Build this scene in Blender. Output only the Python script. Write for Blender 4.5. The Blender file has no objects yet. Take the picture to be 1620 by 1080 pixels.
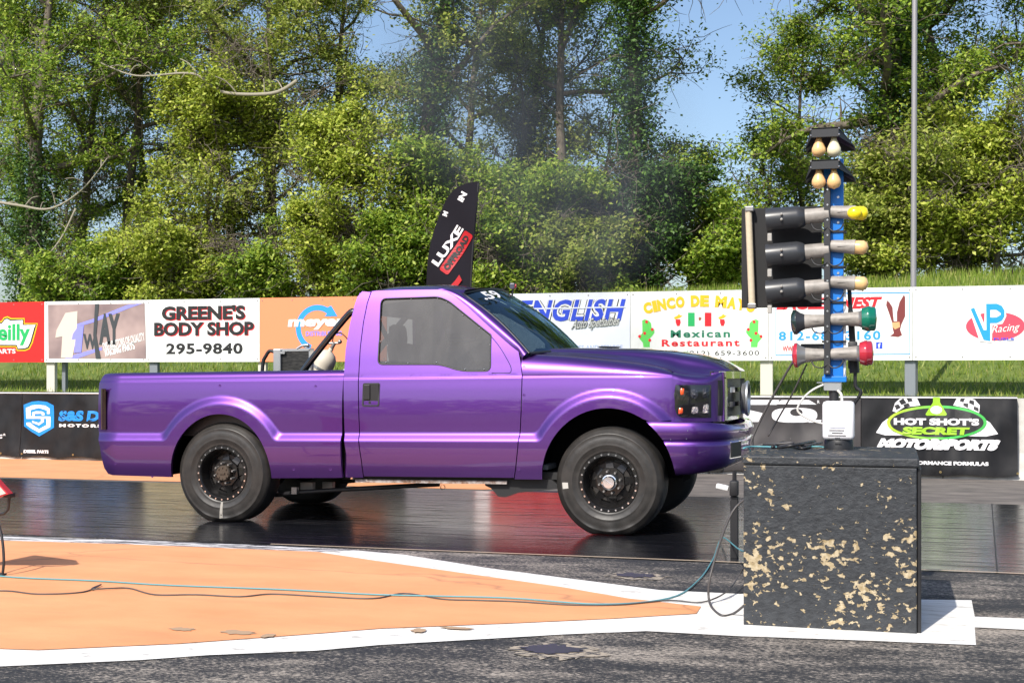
import bpy, bmesh, math, random
import numpy as np
from mathutils import Vector, Matrix, noise as mnoise

# ------------------------------------------------------------------ camera, sky, sun, exposure
C = bpy.context.scene.collection
SC = bpy.context.scene
F = 2100.0                       # focal length in photo pixels (1620 wide)
TH = math.radians(16.0)
S_, C_ = math.sin(TH), math.cos(TH)
CAMH = 1.33
HOR = 588.0
SMOKE = 0.55
cam_d = bpy.data.cameras.new("camera")
cam = bpy.data.objects.new("camera", cam_d); C.objects.link(cam)
cam.location = (0, 0, CAMH)
cam.rotation_euler = (math.radians(90), 0, TH)
cam_d.sensor_width = 36.0
cam_d.lens = F / 1620 * 36
cam_d.shift_y = (HOR - 540) / 1620
cam_d.clip_start = 0.1; cam_d.clip_end = 3000
SC.camera = cam

SUN_EL = math.radians(44)
SUN_DIR = Vector((0.25, 1.0, 0)).normalized()      # horizontal direction the light travels in
L = Vector((SUN_DIR.x*math.cos(SUN_EL), SUN_DIR.y*math.cos(SUN_EL), -math.sin(SUN_EL)))
w = bpy.data.worlds.new("World"); SC.world = w; w.use_nodes = True
nt = w.node_tree; bg = nt.nodes["Background"]
sky = nt.nodes.new("ShaderNodeTexSky"); sky.sky_type = 'NISHITA'; sky.sun_disc = False
sky.sun_elevation = SUN_EL
sky.sun_rotation = math.atan2(-SUN_DIR.x, -SUN_DIR.y)
sky.air_density = 1.0; sky.dust_density = 2.0; sky.ozone_density = 2.4
nt.links.new(sky.outputs[0], bg.inputs[0]); bg.inputs[1].default_value = 0.15
sd = bpy.data.lights.new("sun", 'SUN'); so = bpy.data.objects.new("sun", sd); C.objects.link(so)
sd.energy = 4.6; sd.angle = math.radians(0.55); sd.color = (1.0, 0.945, 0.86)
so.rotation_euler = L.to_track_quat('-Z', 'Y').to_euler(); so.location = (-5, -20, 30)
SC.view_settings.view_transform = 'Standard'; SC.view_settings.look = 'None'
SC.view_settings.exposure = 0.25; SC.view_settings.gamma = 1.0
SC.view_settings.use_curve_mapping = False
try:
    SC.cycles.max_bounces = 8; SC.cycles.transparent_max_bounces = 12
    SC.cycles.volume_bounces = 0; SC.cycles.volume_step_rate = 2.0
except Exception: pass

# ------------------------------------------------------------------ survey: photo pixel -> real point
def ray(px):
    a = (px-810)/F
    return (a*C_-S_, a*S_+C_)
def at(px, py, Y):                     # point standing on the vertical plane Y
    rx, ry = ray(px); d = Y/ry
    return Vector((rx*d, Y, CAMH-(py-HOR)/F*d))
def on(px, py, z=0.0):                 # point lying on the level plane z
    rx, ry = ray(px); d = (CAMH-z)*F/(py-HOR)
    return Vector((rx*d, ry*d, z))

# ------------------------------------------------------------------ materials
def lin(r, g, b, k=1.0):
    f = lambda c: (c/255/12.92 if c/255 <= .04045 else ((c/255+.055)/1.055)**2.4)*k
    return (f(r), f(g), f(b), 1)
MATS = {}
def mat(name, col=(.5,.5,.5,1), rough=.6, metal=0.0, coat=0.0, spec=.5, build=None, **kw):
    if name in MATS: return MATS[name]
    m = bpy.data.materials.new(name); m.use_nodes = True
    b = m.node_tree.nodes["Principled BSDF"]
    if len(col) == 3: col = (*col, 1)
    b.inputs["Base Color"].default_value = col
    b.inputs["Roughness"].default_value = rough
    b.inputs["Metallic"].default_value = metal
    b.inputs["Coat Weight"].default_value = coat
    b.inputs["Coat Roughness"].default_value = .03
    b.inputs["Specular IOR Level"].default_value = spec
    for k, v in kw.items(): b.inputs[k].default_value = v
    if build: build(m.node_tree, b)
    MATS[name] = m; return m
def N(nt, t, **kw):
    n = nt.nodes.new(t)
    for k, v in kw.items():
        if k.startswith('i_'): n.inputs[k[2:].replace('_', ' ')].default_value = v
        else: setattr(n, k, v)
    return n
def coords(nt, scale=(1,1,1), kind='Object'):
    tc = N(nt, 'ShaderNodeTexCoord'); mp = N(nt, 'ShaderNodeMapping'); mp.inputs['Scale'].default_value = scale
    nt.links.new(tc.outputs[kind], mp.inputs[0]); return mp.outputs[0]
def noisev(nt, vec, scale, detail=4, rough=.55, dist=0):
    n = N(nt, 'ShaderNodeTexNoise'); n.inputs['Scale'].default_value = scale
    n.inputs['Detail'].default_value = detail; n.inputs['Roughness'].default_value = rough
    n.inputs['Distortion'].default_value = dist
    if vec is not None: nt.links.new(vec, n.inputs['Vector'])
    return n.outputs['Fac']
def ramp(nt, fac, stops, interp='LINEAR'):
    r = N(nt, 'ShaderNodeValToRGB'); cr = r.color_ramp; cr.interpolation = interp
    while len(cr.elements) < len(stops): cr.elements.new(.5)
    for e, (p, c) in zip(cr.elements, stops):
        e.position = p; e.color = c if len(c) == 4 else (*c, 1)
    nt.links.new(fac, r.inputs[0]); return r.outputs[0]
def mixc(nt, fac, a, b):
    m = N(nt, 'ShaderNodeMix', data_type='RGBA')
    for s, v in ((m.inputs[0], fac), (m.inputs[6], a), (m.inputs[7], b)):
        if hasattr(v, 'links') or hasattr(v, 'is_linked'): nt.links.new(v, s)
        else: s.default_value = v
    return m.outputs[2]
def bump(nt, b, h, strength=.3, dist=.01):
    n = N(nt, 'ShaderNodeBump'); n.inputs['Strength'].default_value = strength; n.inputs['Distance'].default_value = dist
    nt.links.new(h, n.inputs['Height']); nt.links.new(n.outputs[0], b.inputs['Normal'])
def g(v): return (v, v, v, 1)

def b_paint(nt, b):
    v = coords(nt)
    n = noisev(nt, v, 900, 2)
    c = ramp(nt, n, [(.3, (.110, .036, .238)), (.7, (.152, .053, .308))])
    nt.links.new(c, b.inputs['Base Color'])
PAINT = mat('purple_paint', (.14,.05,.40), .37, .94, 1.0, build=b_paint)
def b_asph(nt, b):
    v = coords(nt, (0.40, 1, 1))
    fine = noisev(nt, v, 85, 4, .75)
    big = noisev(nt, v, 1.1, 5, .6, .4)
    mid = noisev(nt, v, 7, 4, .65)
    a = N(nt, 'ShaderNodeMath', operation='MULTIPLY_ADD'); nt.links.new(big, a.inputs[0]); a.inputs[1].default_value = .55; nt.links.new(fine, a.inputs[2])
    a2 = N(nt, 'ShaderNodeMath', operation='MULTIPLY_ADD'); nt.links.new(mid, a2.inputs[0]); a2.inputs[1].default_value = .35; nt.links.new(a.outputs[0], a2.inputs[2])
    c = ramp(nt, a2.outputs[0], [(.84, (.028,.028,.032)), (.97, (.055,.052,.052)), (1.0, (.21,.18,.155)), (1.0, (.36,.31,.27))])
    # Math output above 1 is clipped by the ramp, so compress
    s = N(nt, 'ShaderNodeMath', operation='MULTIPLY'); nt.links.new(a2.outputs[0], s.inputs[0]); s.inputs[1].default_value = .82
    c = ramp(nt, s.outputs[0], [(.72, (.018,.019,.022)), (.805, (.036,.035,.036)), (.832, (.13,.115,.10)), (.90, (.38,.33,.28))])
    nt.links.new(c, b.inputs['Base Color'])
    bump(nt, b, fine, .6, .008)
ASPH = mat('asphalt', (.05,.05,.05), .8, build=b_asph)
def b_lane(nt, b):
    v = coords(nt, (.12, 1, 1)); v2 = coords(nt, (.5,1,1))
    n = noisev(nt, v, 11, 6, .68); n2 = noisev(nt, v2, 60, 3)
    c = ramp(nt, n, [(.35, (.005,.006,.008)), (.6, (.010,.010,.013)), (.74, (.032,.030,.030))])
    r = ramp(nt, n, [(.3, g(.14)), (.55, g(.24)), (.75, g(.45))])
    nt.links.new(c, b.inputs['Base Color']); nt.links.new(r, b.inputs['Roughness'])
    bump(nt, b, n2, .10, .002)
LANE = mat('rubbered_lane', (.015,.015,.017), .25, spec=.25, build=b_lane)
def b_side(nt, b):
    v = coords(nt, (.4,1,1))
    n = noisev(nt, v, 5, 6, .65); f_ = noisev(nt, v, 70, 3)
    c = ramp(nt, n, [(.35, (.085,.075,.068)), (.65, (.19,.165,.145))])
    nt.links.new(c, b.inputs['Base Color']); bump(nt, b, f_, .5, .006)
SHOULDER = mat('worn_asphalt', (.12,.11,.1), .85, build=b_side)
def b_orange(nt, b):
    v = coords(nt, (.6,1,1)); n = noisev(nt, v, 2.2, 6, .6); f_ = noisev(nt, v, 60, 3)
    w_ = noisev(nt, v, 5.5, 7, .72, 1.2)
    c = ramp(nt, n, [(.3, (.69,.29,.125)), (.7, (.82,.37,.17))])
    wear = ramp(nt, w_, [(.685, g(0)), (.71, g(1))])
    vo = N(nt, 'ShaderNodeTexVoronoi', feature='DISTANCE_TO_EDGE'); vo.inputs['Scale'].default_value = .55
    wob = N(nt, 'ShaderNodeMix', data_type='RGBA'); wob.inputs[0].default_value = .18; nn_ = N(nt, 'ShaderNodeTexNoise'); nn_.inputs['Scale'].default_value = 3.5; nt.links.new(v, nn_.inputs['Vector'])
    nt.links.new(v, wob.inputs[6]); nt.links.new(nn_.outputs['Color'], wob.inputs[7]); nt.links.new(wob.outputs[2], vo.inputs['Vector'])
    crk = ramp(nt, vo.outputs['Distance'], [(.0, g(.55)), (.006, g(0))])
    st = ramp(nt, noisev(nt, coords(nt, (.25,1.6,1)), 2.6, 6, .7), [(.52, g(0)), (.75, g(.42))])
    c = mixc(nt, st, c, (.50,.24,.12,1)); c = mixc(nt, crk, c, (.30,.16,.09,1))
    c2 = mixc(nt, wear, c, (.62,.42,.27,1))
    nt.links.new(c2, b.inputs['Base Color']); bump(nt, b, f_, .35, .004)
ORANGE = mat('orange_paint', (.8,.33,.12), .7, build=b_orange)
def b_white(nt, b):
    v = coords(nt, (.35,1,1)); n = noisev(nt, v, 14, 7, .7)
    c = ramp(nt, n, [(.33, (.33,.31,.29)), (.40, (.68,.66,.62)), (.6, (.80,.79,.77))])
    nt.links.new(c, b.inputs['Base Color'])
    bump(nt, b, noisev(nt, coords(nt), 90, 2), .3, .003)
WHITEP = mat('white_road_paint', (.78,.77,.75), .7, build=b_white)
def b_worn(nt, b):                     # white edge line half worn away to tarmac
    v = coords(nt, (.12,1,1)); n = noisev(nt, v, 24, 6, .7)
    c = ramp(nt, n, [(.46, (.035,.035,.038)), (.53, (.68,.67,.66))])
    nt.links.new(c, b.inputs['Base Color'])
WORNW = mat('worn_white_line', (.7,.7,.7), .7, build=b_worn)
def b_turf(nt, b):
    v = coords(nt); n = noisev(nt, v, 3, 6, .6)
    c = ramp(nt, n, [(.35, (.07,.12,.018)), (.65, (.15,.19,.04))])
    nt.links.new(c, b.inputs['Base Color'])
TURF = mat('turf', (.08,.12,.02), .9, build=b_turf)
WHITE = mat('white_board', (.80,.80,.79), .45, build=lambda nt, b: nt.links.new(ramp(nt, noisev(nt, coords(nt, (1,1,.4)), 2.2, 7, .7), [(.3,(.66,.655,.63)),(.48,(.79,.79,.78)),(.7,(.82,.82,.81))]), b.inputs['Base Color']))
def b_blk(nt, b):
    v = coords(nt); n = noisev(nt, v, 3.0, 5, .6, .6)
    c = ramp(nt, n, [(.3, (.007,.007,.008)), (.7, (.014,.0135,.015))]); nt.links.new(c, b.inputs['Base Color'])
    r = ramp(nt, n, [(.3, g(.33)), (.7, g(.5))]); nt.links.new(r, b.inputs['Roughness'])
VINYL = mat('black_vinyl', (.02,.02,.022), .4, spec=.3, build=b_blk)
BLACK = mat('black_plastic', (.016,.016,.018), .45)
DARK = mat('dark_steel', (.02,.02,.022), .55, .3)
GREYM = mat('bare_steel', (.30,.29,.28), .42, .7)
CHROME = mat('chrome', (.75,.76,.78), .09, 1.0)
ALU = mat('aluminium', (.55,.56,.57), .35, .85)
def b_rub(nt, b):
    v = coords(nt); n = noisev(nt, v, 9, 5, .6)
    c = ramp(nt, n, [(.3, (.017,.016,.015)), (.7, (.038,.034,.031))]); nt.links.new(c, b.inputs['Base Color']); bump(nt, b, noisev(nt, v, 5, 3), .25, .02)
RUB = mat('tyre_rubber', (.045,.042,.04), .42, build=b_rub)
TREAD = mat('tread_rubber', (.017,.017,.018), .6)

# ------------------------------------------------------------------ objects
def empty(name, loc, label, cat, group=None):
    o = bpy.data.objects.new(name, None); C.objects.link(o); o.location = loc
    o.empty_display_size = .2
    tag(o, label, cat, group); return o
def tag(o, label=None, cat=None, group=None, kind=None):
    if label: o['label'] = label
    if cat: o['category'] = cat
    if group: o['group'] = group
    if kind: o['kind'] = kind
    return o
def rootof(o):
    while o.parent: o = o.parent
    return o
def obj(name, bm, m, parent=None, smooth=False, origin=None, angle=None, label=None):
    """bm holds world coordinates; the mesh is stored relative to its thing"""
    me = bpy.data.meshes.new(name)
    if parent is not None: off = Vector(rootof(parent).location)
    else: off = Vector(origin) if origin is not None else Vector((0,0,0))
    bm.transform(Matrix.Translation(-off))
    bm.to_mesh(me); bm.free()
    for mm in (m if isinstance(m, (list, tuple)) else [m]): me.materials.append(mm)
    if smooth: me.shade_smooth()
    if smooth and angle is not None: me.set_sharp_from_angle(angle=math.radians(angle))
    o = bpy.data.objects.new(name, me); C.objects.link(o)
    if parent is not None: o.parent = parent
    else: o.location = off
    if label: o['label'] = label
    return o
def B(): return bmesh.new()
def box(bm, c, s, rot=None, bev=0, mi=0):
    r = bmesh.ops.create_cube(bm, size=1)
    vs = r['verts']
    M = Matrix.Translation(Vector(c)) @ (rot.to_4x4() if rot else Matrix.Identity(4)) @ Matrix.Diagonal((*s, 1))
    bmesh.ops.transform(bm, matrix=M, verts=vs)
    if bev:
        es = list({e for v in vs for e in v.link_edges})
        bmesh.ops.bevel(bm, geom=es, offset=bev, segments=2, affect='EDGES', profile=.5)
    return vs
def box2(bm, a, b, bev=0):
    a, b = Vector(a), Vector(b)
    return box(bm, (a+b)/2, [abs(b[i]-a[i]) for i in range(3)], bev=bev)
def tube(bm, pts, r, seg=8, cap=True):
    pts = [Vector(p) for p in pts]; n = len(pts)
    rs = r if isinstance(r, (list, tuple)) else [r]*n
    rings = []; up = None
    for i, p in enumerate(pts):
        t = (pts[min(i+1, n-1)]-pts[max(i-1, 0)])
        if t.length < 1e-9: t = Vector((0,0,1))
        t.normalize()
        if up is None:
            up = Vector((0,0,1)) if abs(t.z) < .9 else Vector((1,0,0))
        a = (up - t*up.dot(t))
        if a.length < 1e-6: a = t.orthogonal()
        a.normalize(); up = a; bb = t.cross(a)
        rings.append([bm.verts.new(p+(a*math.cos(k*2*math.pi/seg)+bb*math.sin(k*2*math.pi/seg))*rs[i]) for k in range(seg)])
    for i in range(n-1):
        for k in range(seg):
            bm.faces.new((rings[i][k], rings[i][(k+1)%seg], rings[i+1][(k+1)%seg], rings[i+1][k]))
    if cap:
        bm.faces.new(rings[0][::-1]); bm.faces.new(rings[-1])
def spline(pts, n=8):
    pts = [Vector(p) for p in pts]; out = []
    for i in range(len(pts)-1):
        p0 = pts[max(i-1,0)]; p1 = pts[i]; p2 = pts[i+1]; p3 = pts[min(i+2,len(pts)-1)]
        for k in range(n):
            t = k/n
            out.append(.5*((2*p1)+(p2-p0)*t+(2*p0-5*p1+4*p2-p3)*t*t+(3*p1-p0-3*p2+p3)*t**3))
    out.append(pts[-1]); return out
def lathe(bm, prof, c, axis=Vector((0,1,0)), seg=48, a0=0, a1=2*math.pi, flat=None):
    """prof = [(distance along axis, radius)]"""
    c = Vector(c); axis = Vector(axis).normalized(); u = axis.orthogonal().normalized()
    if abs(axis.y) > .99: u = Vector((1,0,0))
    v = axis.cross(u); full = abs(a1-a0-2*math.pi) < 1e-6
    ns = seg if full else seg+1; rings = []
    for (a, r) in prof:
        ring = []
        for k in range(ns):
            ph = a0+(a1-a0)*k/seg
            ring.append(bm.verts.new(c+axis*a+(u*math.cos(ph)+v*math.sin(ph))*max(r, 1e-4)))
        rings.append(ring)
    for i in range(len(rings)-1):
        for k in range(ns if full else ns-1):
            bm.faces.new((rings[i][k], rings[i][(k+1)%ns], rings[i+1][(k+1)%ns], rings[i+1][k]))
def ball(bm, c, r, seg=16, s=(1,1,1)):
    rr = bmesh.ops.create_uvsphere(bm, u_segments=seg, v_segments=max(6, seg//2), radius=1)
    bmesh.ops.transform(bm, matrix=Matrix.Translation(Vector(c)) @ Matrix.Diagonal((r*s[0], r*s[1], r*s[2], 1)), verts=rr['verts'])
def fillpoly(bm, pts, holes=()):
    es = []
    for lp in [pts]+list(holes):
        vs = [bm.verts.new(p) for p in lp]
        es += [bm.edges.new((vs[i], vs[(i+1) % len(vs)])) for i in range(len(vs))]
    r = bmesh.ops.triangle_fill(bm, use_beauty=True, use_dissolve=False, edges=es)
    return [f for f in r['geom'] if isinstance(f, bmesh.types.BMFace)]
def plate(bm, pts, depth, holes=()):
    """polygon in world space, thickened along +Y (away from the camera)"""
    fs = fillpoly(bm, pts, holes)
    for f in fs:
        f.normal_update()
        if f.normal.y > 0: f.normal_flip()
    r = bmesh.ops.extrude_face_region(bm, geom=fs)
    vs = [e for e in r['geom'] if isinstance(e, bmesh.types.BMVert)]
    bmesh.ops.translate(bm, verts=vs, vec=(0, depth, 0))
    bmesh.ops.recalc_face_normals(bm, faces=bm.faces[:])
def fillet(pts, rad, n=6):
    out = []; m = len(pts)
    for i in range(m):
        p = Vector(pts[i]); a = Vector(pts[i-1])-p; b = Vector(pts[(i+1)%m])-p
        r = rad[i] if isinstance(rad, (list, tuple)) else rad
        r = min(r, a.length*.45, b.length*.45)
        if r <= 1e-5: out.append(p); continue
        p1 = p+a.normalized()*r; p2 = p+b.normalized()*r
        for k in range(n+1):
            t = k/n; out.append(p1*(1-t)**2+p*2*t*(1-t)+p2*t*t)
    return out

def text_mesh(body, bold=0.0, spacing=1.0, res=3):
    cu = bpy.data.curves.new("t", 'FONT'); cu.body = body; cu.size = 1; cu.offset = bold
    cu.space_character = spacing; cu.resolution_u = res
    o = bpy.data.objects.new("t", cu); C.objects.link(o)
    bpy.context.view_layer.update()
    dg = bpy.context.evaluated_depsgraph_get()
    me = bpy.data.meshes.new_from_object(o.evaluated_get(dg))
    co = np.array([v.co[:] for v in me.vertices]); fs = [tuple(p.vertices) for p in me.polygons]
    bpy.data.objects.remove(o); bpy.data.curves.remove(cu); bpy.data.meshes.remove(me)
    return co, fs
def put_text(bm, body, x0, x1, z0, z1, yf, bold=.02, shear=0, spacing=1.0, rot=0, arc=0, full=True):
    """letters fitted into the box x0..x1, z0..z1; yf(x,z) gives the surface they lie on"""
    co, fs = text_mesh(body, bold, spacing)
    mn, mx = co.min(0), co.max(0)
    u = (co[:,0]-mn[0])/(mx[0]-mn[0]); v = (co[:,1]-mn[1])/(mx[1]-mn[1])
    X = x0+u*(x1-x0)+shear*(v-.5)*(z1-z0); Z = z0+v*(z1-z0)
    if arc: Z = Z+arc*(1-(2*u-1)**2)
    if rot:
        cx, cz = (x0+x1)/2, (z0+z1)/2; c_, s_ = math.cos(rot), math.sin(rot)
        X, Z = cx+(X-cx)*c_-(Z-cz)*s_, cz+(X-cx)*s_+(Z-cz)*c_
    vs = [bm.verts.new((x, yf(x, z), z)) for x, z in zip(X, Z)]
    for f in fs:
        try: bm.faces.new([vs[i] for i in f])
        except ValueError: pass
# ------------------------------------------------------------------ ground
def sheet(name, pts, z, m, holes=()):
    bm = B(); fs = fillpoly(bm, [Vector((p[0], p[1], z)) for p in pts], [[Vector((p[0], p[1], z)) for p in h] for h in holes])
    for f in bm.faces:
        f.normal_update()
        if f.normal.z < 0: f.normal_flip()
    o = obj(name, bm, m); return tag(o, kind='structure')
# base sheet runs to the horizon
sheet('ground', [(-600,-600),(600,-600),(600,900),(-600,900)], -0.02, TURF)
sheet('pavement', [(-90,-14),(90,-14),(90,17.4),(-90,17.4)], 0.0, ASPH)
Y0, Y1 = 9.30, 14.15
sheet('road', [(-90,Y0),(90,Y0),(90,Y1),(-90,Y1)], .004, LANE)
sheet('road_shoulder', [(-90,Y1),(90,Y1),(90,17.4),(-90,17.4)], .004, SHOULDER)
xo = on(800, 765).x
sheet('far_painted_apron', [(-90,Y1+.12),(xo,Y1+.12),(xo+.7,Y1+.7),(xo+.4,17.38),(-90,17.38)], .008, ORANGE)
EDGEP = mat('tan_edge_line', (.42,.33,.24), .8)
sheet('lane_edge_line', [(-4.6,Y0-.012),(60,Y0-.012),(60,Y0+.022),(-4.6,Y0+.022)], .009, EDGEP)
JOINT = mat('lane_joint', (.035,.034,.034), .6)
for px in (1543,):
    p = on(px, 840); sheet('road_joint', [(p.x-.006,Y0),(p.x+.006,Y0),(p.x+.3,Y1),(p.x+.288,Y1)], .0075, JOINT)
# painted island
P2 = lambda l: [on(*p).to_2d() for p in l]
outer = P2([(640,878),(778,900),(896,915),(1044,934),(1170,940),(1455,949),(1537,950),(1542,976)]) + P2([(1620,979)])
outer = [p for p in outer]
farx = 9.0
yt = on(1620,979).y; yb = on(1620,993).y
outer += [Vector((farx,yt)), Vector((farx,yb))]
outer += P2([(1542,993),(1544,1021),(1343,1013),(1170,1007),(1022,999),(896,1004),(600,1021),(500,1030),(330,1037),(220,1045)])
lb = on(0,1055); outer += [Vector((lb.x, lb.y)), Vector((-12, lb.y-.25))]
lt = on(0,849); outer += [Vector((-12, lt.y+.02)), Vector((lt.x, lt.y))]
outer += P2([(200,855),(400,863),(540,869)])
sheet('island_border', outer, .005, WHITEP)
inner = P2([(0,856),(200,862),(500,874),(600,889),(889,930),(993,948),(1109,961),(1102,972),(970,980),(822,987),(600,996),(500,1004),(283,1020),(60,1030),(0,1028)])
li = inner[-1]; inner += [Vector((-12, li.y-.2)), Vector((-12, inner[0].y))]
sheet('island_paint', inner, .009, ORANGE)
# worn stretch of the white border, and a patch where black rubber covers the near-left corner
sheet('worn_border_line', P2([(0,849),(200,855),(400,863),(560,871),(500,874),(200,862),(0,856)]), .0085, WORNW)
# bare patches in the paint
PATCH = mat('bare_concrete', (.40,.27,.17), .9)
def blob(cx, cy, rx, ry, seed, z, m, n=22):
    rng = random.Random(seed); c = on(cx, cy); e = on(cx+rx, cy); f_ = on(cx, cy-ry)
    ax, ay = (e-c).length, (f_-c).length
    pts = [(c.x+ax*math.cos(t)*rng.uniform(.65,1.1), c.y+ay*math.sin(t)*rng.uniform(.6,1.1)) for t in [k*2*math.pi/n for k in range(n)]]
    return sheet('paint_patch', pts, z, m)
blob(288, 998, 24, 3.0, 1, .0125, PATCH); blob(375, 1003, 34, 3.4, 2, .0125, PATCH); blob(425, 1008, 12, 3.5, 3, .0125, PATCH)
blob(663, 1000, 14, 3.5, 4, .0125, PATCH); blob(722, 996, 30, 2.0, 5, .0125, PATCH)
TAR = mat('tar_patch', (.045,.047,.055), .55)
RIMT = mat('pale_tar_edge', (.36,.30,.23), .85)
def b_tar(nt, b):
    v = coords(nt, (.5,1,1)); n = noisev(nt, v, 30, 5, .7)
    nt.links.new(ramp(nt, n, [(.44, (.045,.045,.05)), (.52, (.38,.32,.25))]), b.inputs['Base Color'])
RIMT2 = mat('broken_tar_edge', (.3,.26,.2), .85, build=b_tar)
blob(882, 1030, 82, 14, 6, .004, RIMT2, 40); blob(872, 1028, 56, 8, 7, .008, TAR, 30)
blob(1010, 912, 55, 6, 8, .004, RIMT2, 40); blob(1005, 911, 38, 4, 9, .008, TAR, 30)
# grassy bank: one sheet rising behind the barrier
def bank_h(x, y):
    k = [(17.6,.35),(19,.55),(21,.72),(23,.86),(24.6,1.15),(27,1.85),(30,2.75),(32.5,3.25),(35,3.4),(40,3.0),(46,1.6),(60,.4),(80,.0)]
    for (a, ha), (b, hb) in zip(k, k[1:]):
        if a <= y <= b:
            t = (y-a)/(b-a); h = ha+(hb-ha)*t; break
    else: h = .3 if y < 17.6 else 0
    m = 1+.012*(x+5) if y > 26 else 1
    return h*max(.85, min(1.18, m))+.07*mnoise.noise(Vector((x*.4, y*.4, 0)))
bm = B(); xs = np.arange(-60, 61, 1.0); ys = np.concatenate([np.arange(17.5, 36, .5), np.arange(36, 84, 3)])
grid = [[bm.verts.new((x, y, bank_h(x, y))) for x in xs] for y in ys]
for i in range(len(ys)-1):
    for j in range(len(xs)-1): bm.faces.new((grid[i][j], grid[i][j+1], grid[i+1][j+1], grid[i+1][j]))
tag(obj('grass_bank', bm, TURF, smooth=True), kind='structure')

def quads_obj(name, V, m, parent=None, origin=None, per=4):
    """V: (n,per,3) array of world points -> one mesh"""
    n = V.shape[0]; off = np.array(rootof(parent).location if parent else (origin or (0,0,0)))
    me = bpy.data.meshes.new(name); me.vertices.add(n*per)
    me.vertices.foreach_set('co', (V.reshape(-1,3)-off).astype(np.float32).ravel())
    me.loops.add(n*per); me.loops.foreach_set('vertex_index', np.arange(n*per, dtype=np.int32))
    me.polygons.add(n); me.polygons.foreach_set('loop_start', np.arange(0, n*per, per, dtype=np.int32))
    me.polygons.foreach_set('loop_total', np.full(n, per, dtype=np.int32))
    me.update(calc_edges=True); me.materials.append(m)
    o = bpy.data.objects.new(name, me); C.objects.link(o)
    if parent: o.parent = parent
    else: o.location = off
    return o
def leaf_mat(name, stops, trans=.35):
    m = bpy.data.materials.new(name); m.use_nodes = True; nt = m.node_tree
    b = nt.nodes['Principled BSDF']; b.inputs['Roughness'].default_value = .5; b.inputs['Specular IOR Level'].default_value = .35
    ge = N(nt, 'ShaderNodeNewGeometry'); c = ramp(nt, ge.outputs['Random Per Island'], stops)
    nt.links.new(c, b.inputs['Base Color'])
    tr = N(nt, 'ShaderNodeBsdfTranslucent'); nt.links.new(c, tr.inputs[0])
    mx = N(nt, 'ShaderNodeMixShader'); mx.inputs[0].default_value = trans
    nt.links.new(b.outputs[0], mx.inputs[1]); nt.links.new(tr.outputs[0], mx.inputs[2])
    nt.links.new(mx.outputs[0], nt.nodes['Material Output'].inputs[0]); return m
GRASS = leaf_mat('grass_blades', [(0, (.13,.21,.02)), (.5, (.24,.34,.045)), (.85, (.36,.42,.09)), (1, (.48,.42,.18))])
rng = np.random.default_rng(5)
n = 90000
gx = rng.uniform(-19, 12, n); gy = 17.65+(33.5-17.65)*rng.random(n)**1.0
gz = np.array([bank_h(x, y) for x, y in zip(gx, gy)])
h = rng.uniform(.06, .17, n)*(1+.7*(gy > 30)); an = rng.uniform(0, 2*np.pi, n); wd = rng.uniform(.008,.016,n)
lx = rng.normal(0,.05,n); ly = rng.normal(0,.05,n)
V = np.stack([np.stack([gx-np.cos(an)*wd, gy-np.sin(an)*wd, gz-.02],1),
              np.stack([gx+np.cos(an)*wd, gy+np.sin(an)*wd, gz-.02],1),
              np.stack([gx+lx, gy+ly, gz+h],1)], 1)
tag(quads_obj('grass', V, GRASS, per=3), 'bright green grass growing on the bank behind the barrier', 'grass', kind='stuff')

# ------------------------------------------------------------------ trees
BARK = mat('bark', (.13,.11,.085), .9, build=lambda nt, b: nt.links.new(ramp(nt, noisev(nt, coords(nt,(1,1,.25)), 14, 5, .65), [(.3,(.06,.05,.04)),(.7,(.20,.165,.125))]), b.inputs['Base Color']))
PALEB = mat('pale_bark', (.30,.27,.21), .9)
LEAF = {
 'spring': leaf_mat('spring_leaves', [(0,(.16,.22,.02)),(.35,(.28,.36,.035)),(.7,(.42,.48,.06)),(1,(.58,.60,.12))], .34),
 'fresh': leaf_mat('fresh_leaves', [(0,(.07,.14,.012)),(.4,(.20,.32,.03)),(.8,(.37,.47,.06)),(1,(.48,.55,.09))], .4),
 'olive': leaf_mat('olive_leaves', [(0,(.12,.17,.025)),(.4,(.27,.34,.05)),(.8,(.43,.49,.09)),(1,(.52,.50,.17))], .45),
 'ivy': leaf_mat('ivy_leaves', [(0,(.02,.05,.010)),(.5,(.045,.105,.016)),(.9,(.09,.18,.025)),(1,(.15,.26,.04))], .2)}
def leaves(centres, per, rad, size, rng, flat=.75):
    """clumps of leaf faces round the given points"""
    c = np.repeat(np.asarray(centres), per, axis=0); n = len(c)
    d = rng.normal(0, 1, (n,3)); d *= .46
    d[:,2] *= flat
    rr = np.repeat(rng.uniform(.6,1.25,len(centres))*rad, per)
    p = c+d*rr[:,None]
    nrm = rng.normal(0,1,(n,3)); nrm[:,2] = np.abs(nrm[:,2])+.5; nrm[:,1] -= .5
    nrm /= np.linalg.norm(nrm,axis=1)[:,None]
    t = np.cross(nrm, rng.normal(0,1,(n,3))); t /= np.linalg.norm(t,axis=1)[:,None]
    b = np.cross(nrm, t); s = (size*rng.uniform(.45,1.4,n))[:,None]
    return np.stack([p-t*s*.95, p-b*s*.5+nrm*s*.12, p+t*s, p+b*s*.5+nrm*s*.12], 1)
def branchpath(rng, p, d, L_, n=5, wob=.16, up=.06):
    pts = [np.array(p, float)]; d = np.array(d, float); d /= np.linalg.norm(d)
    for i in range(n):
        d = d+rng.normal(0, wob, 3)+np.array([0,0,up]); d /= np.linalg.norm(d)
        pts.append(pts[-1]+d*L_/n)
    return pts
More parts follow.
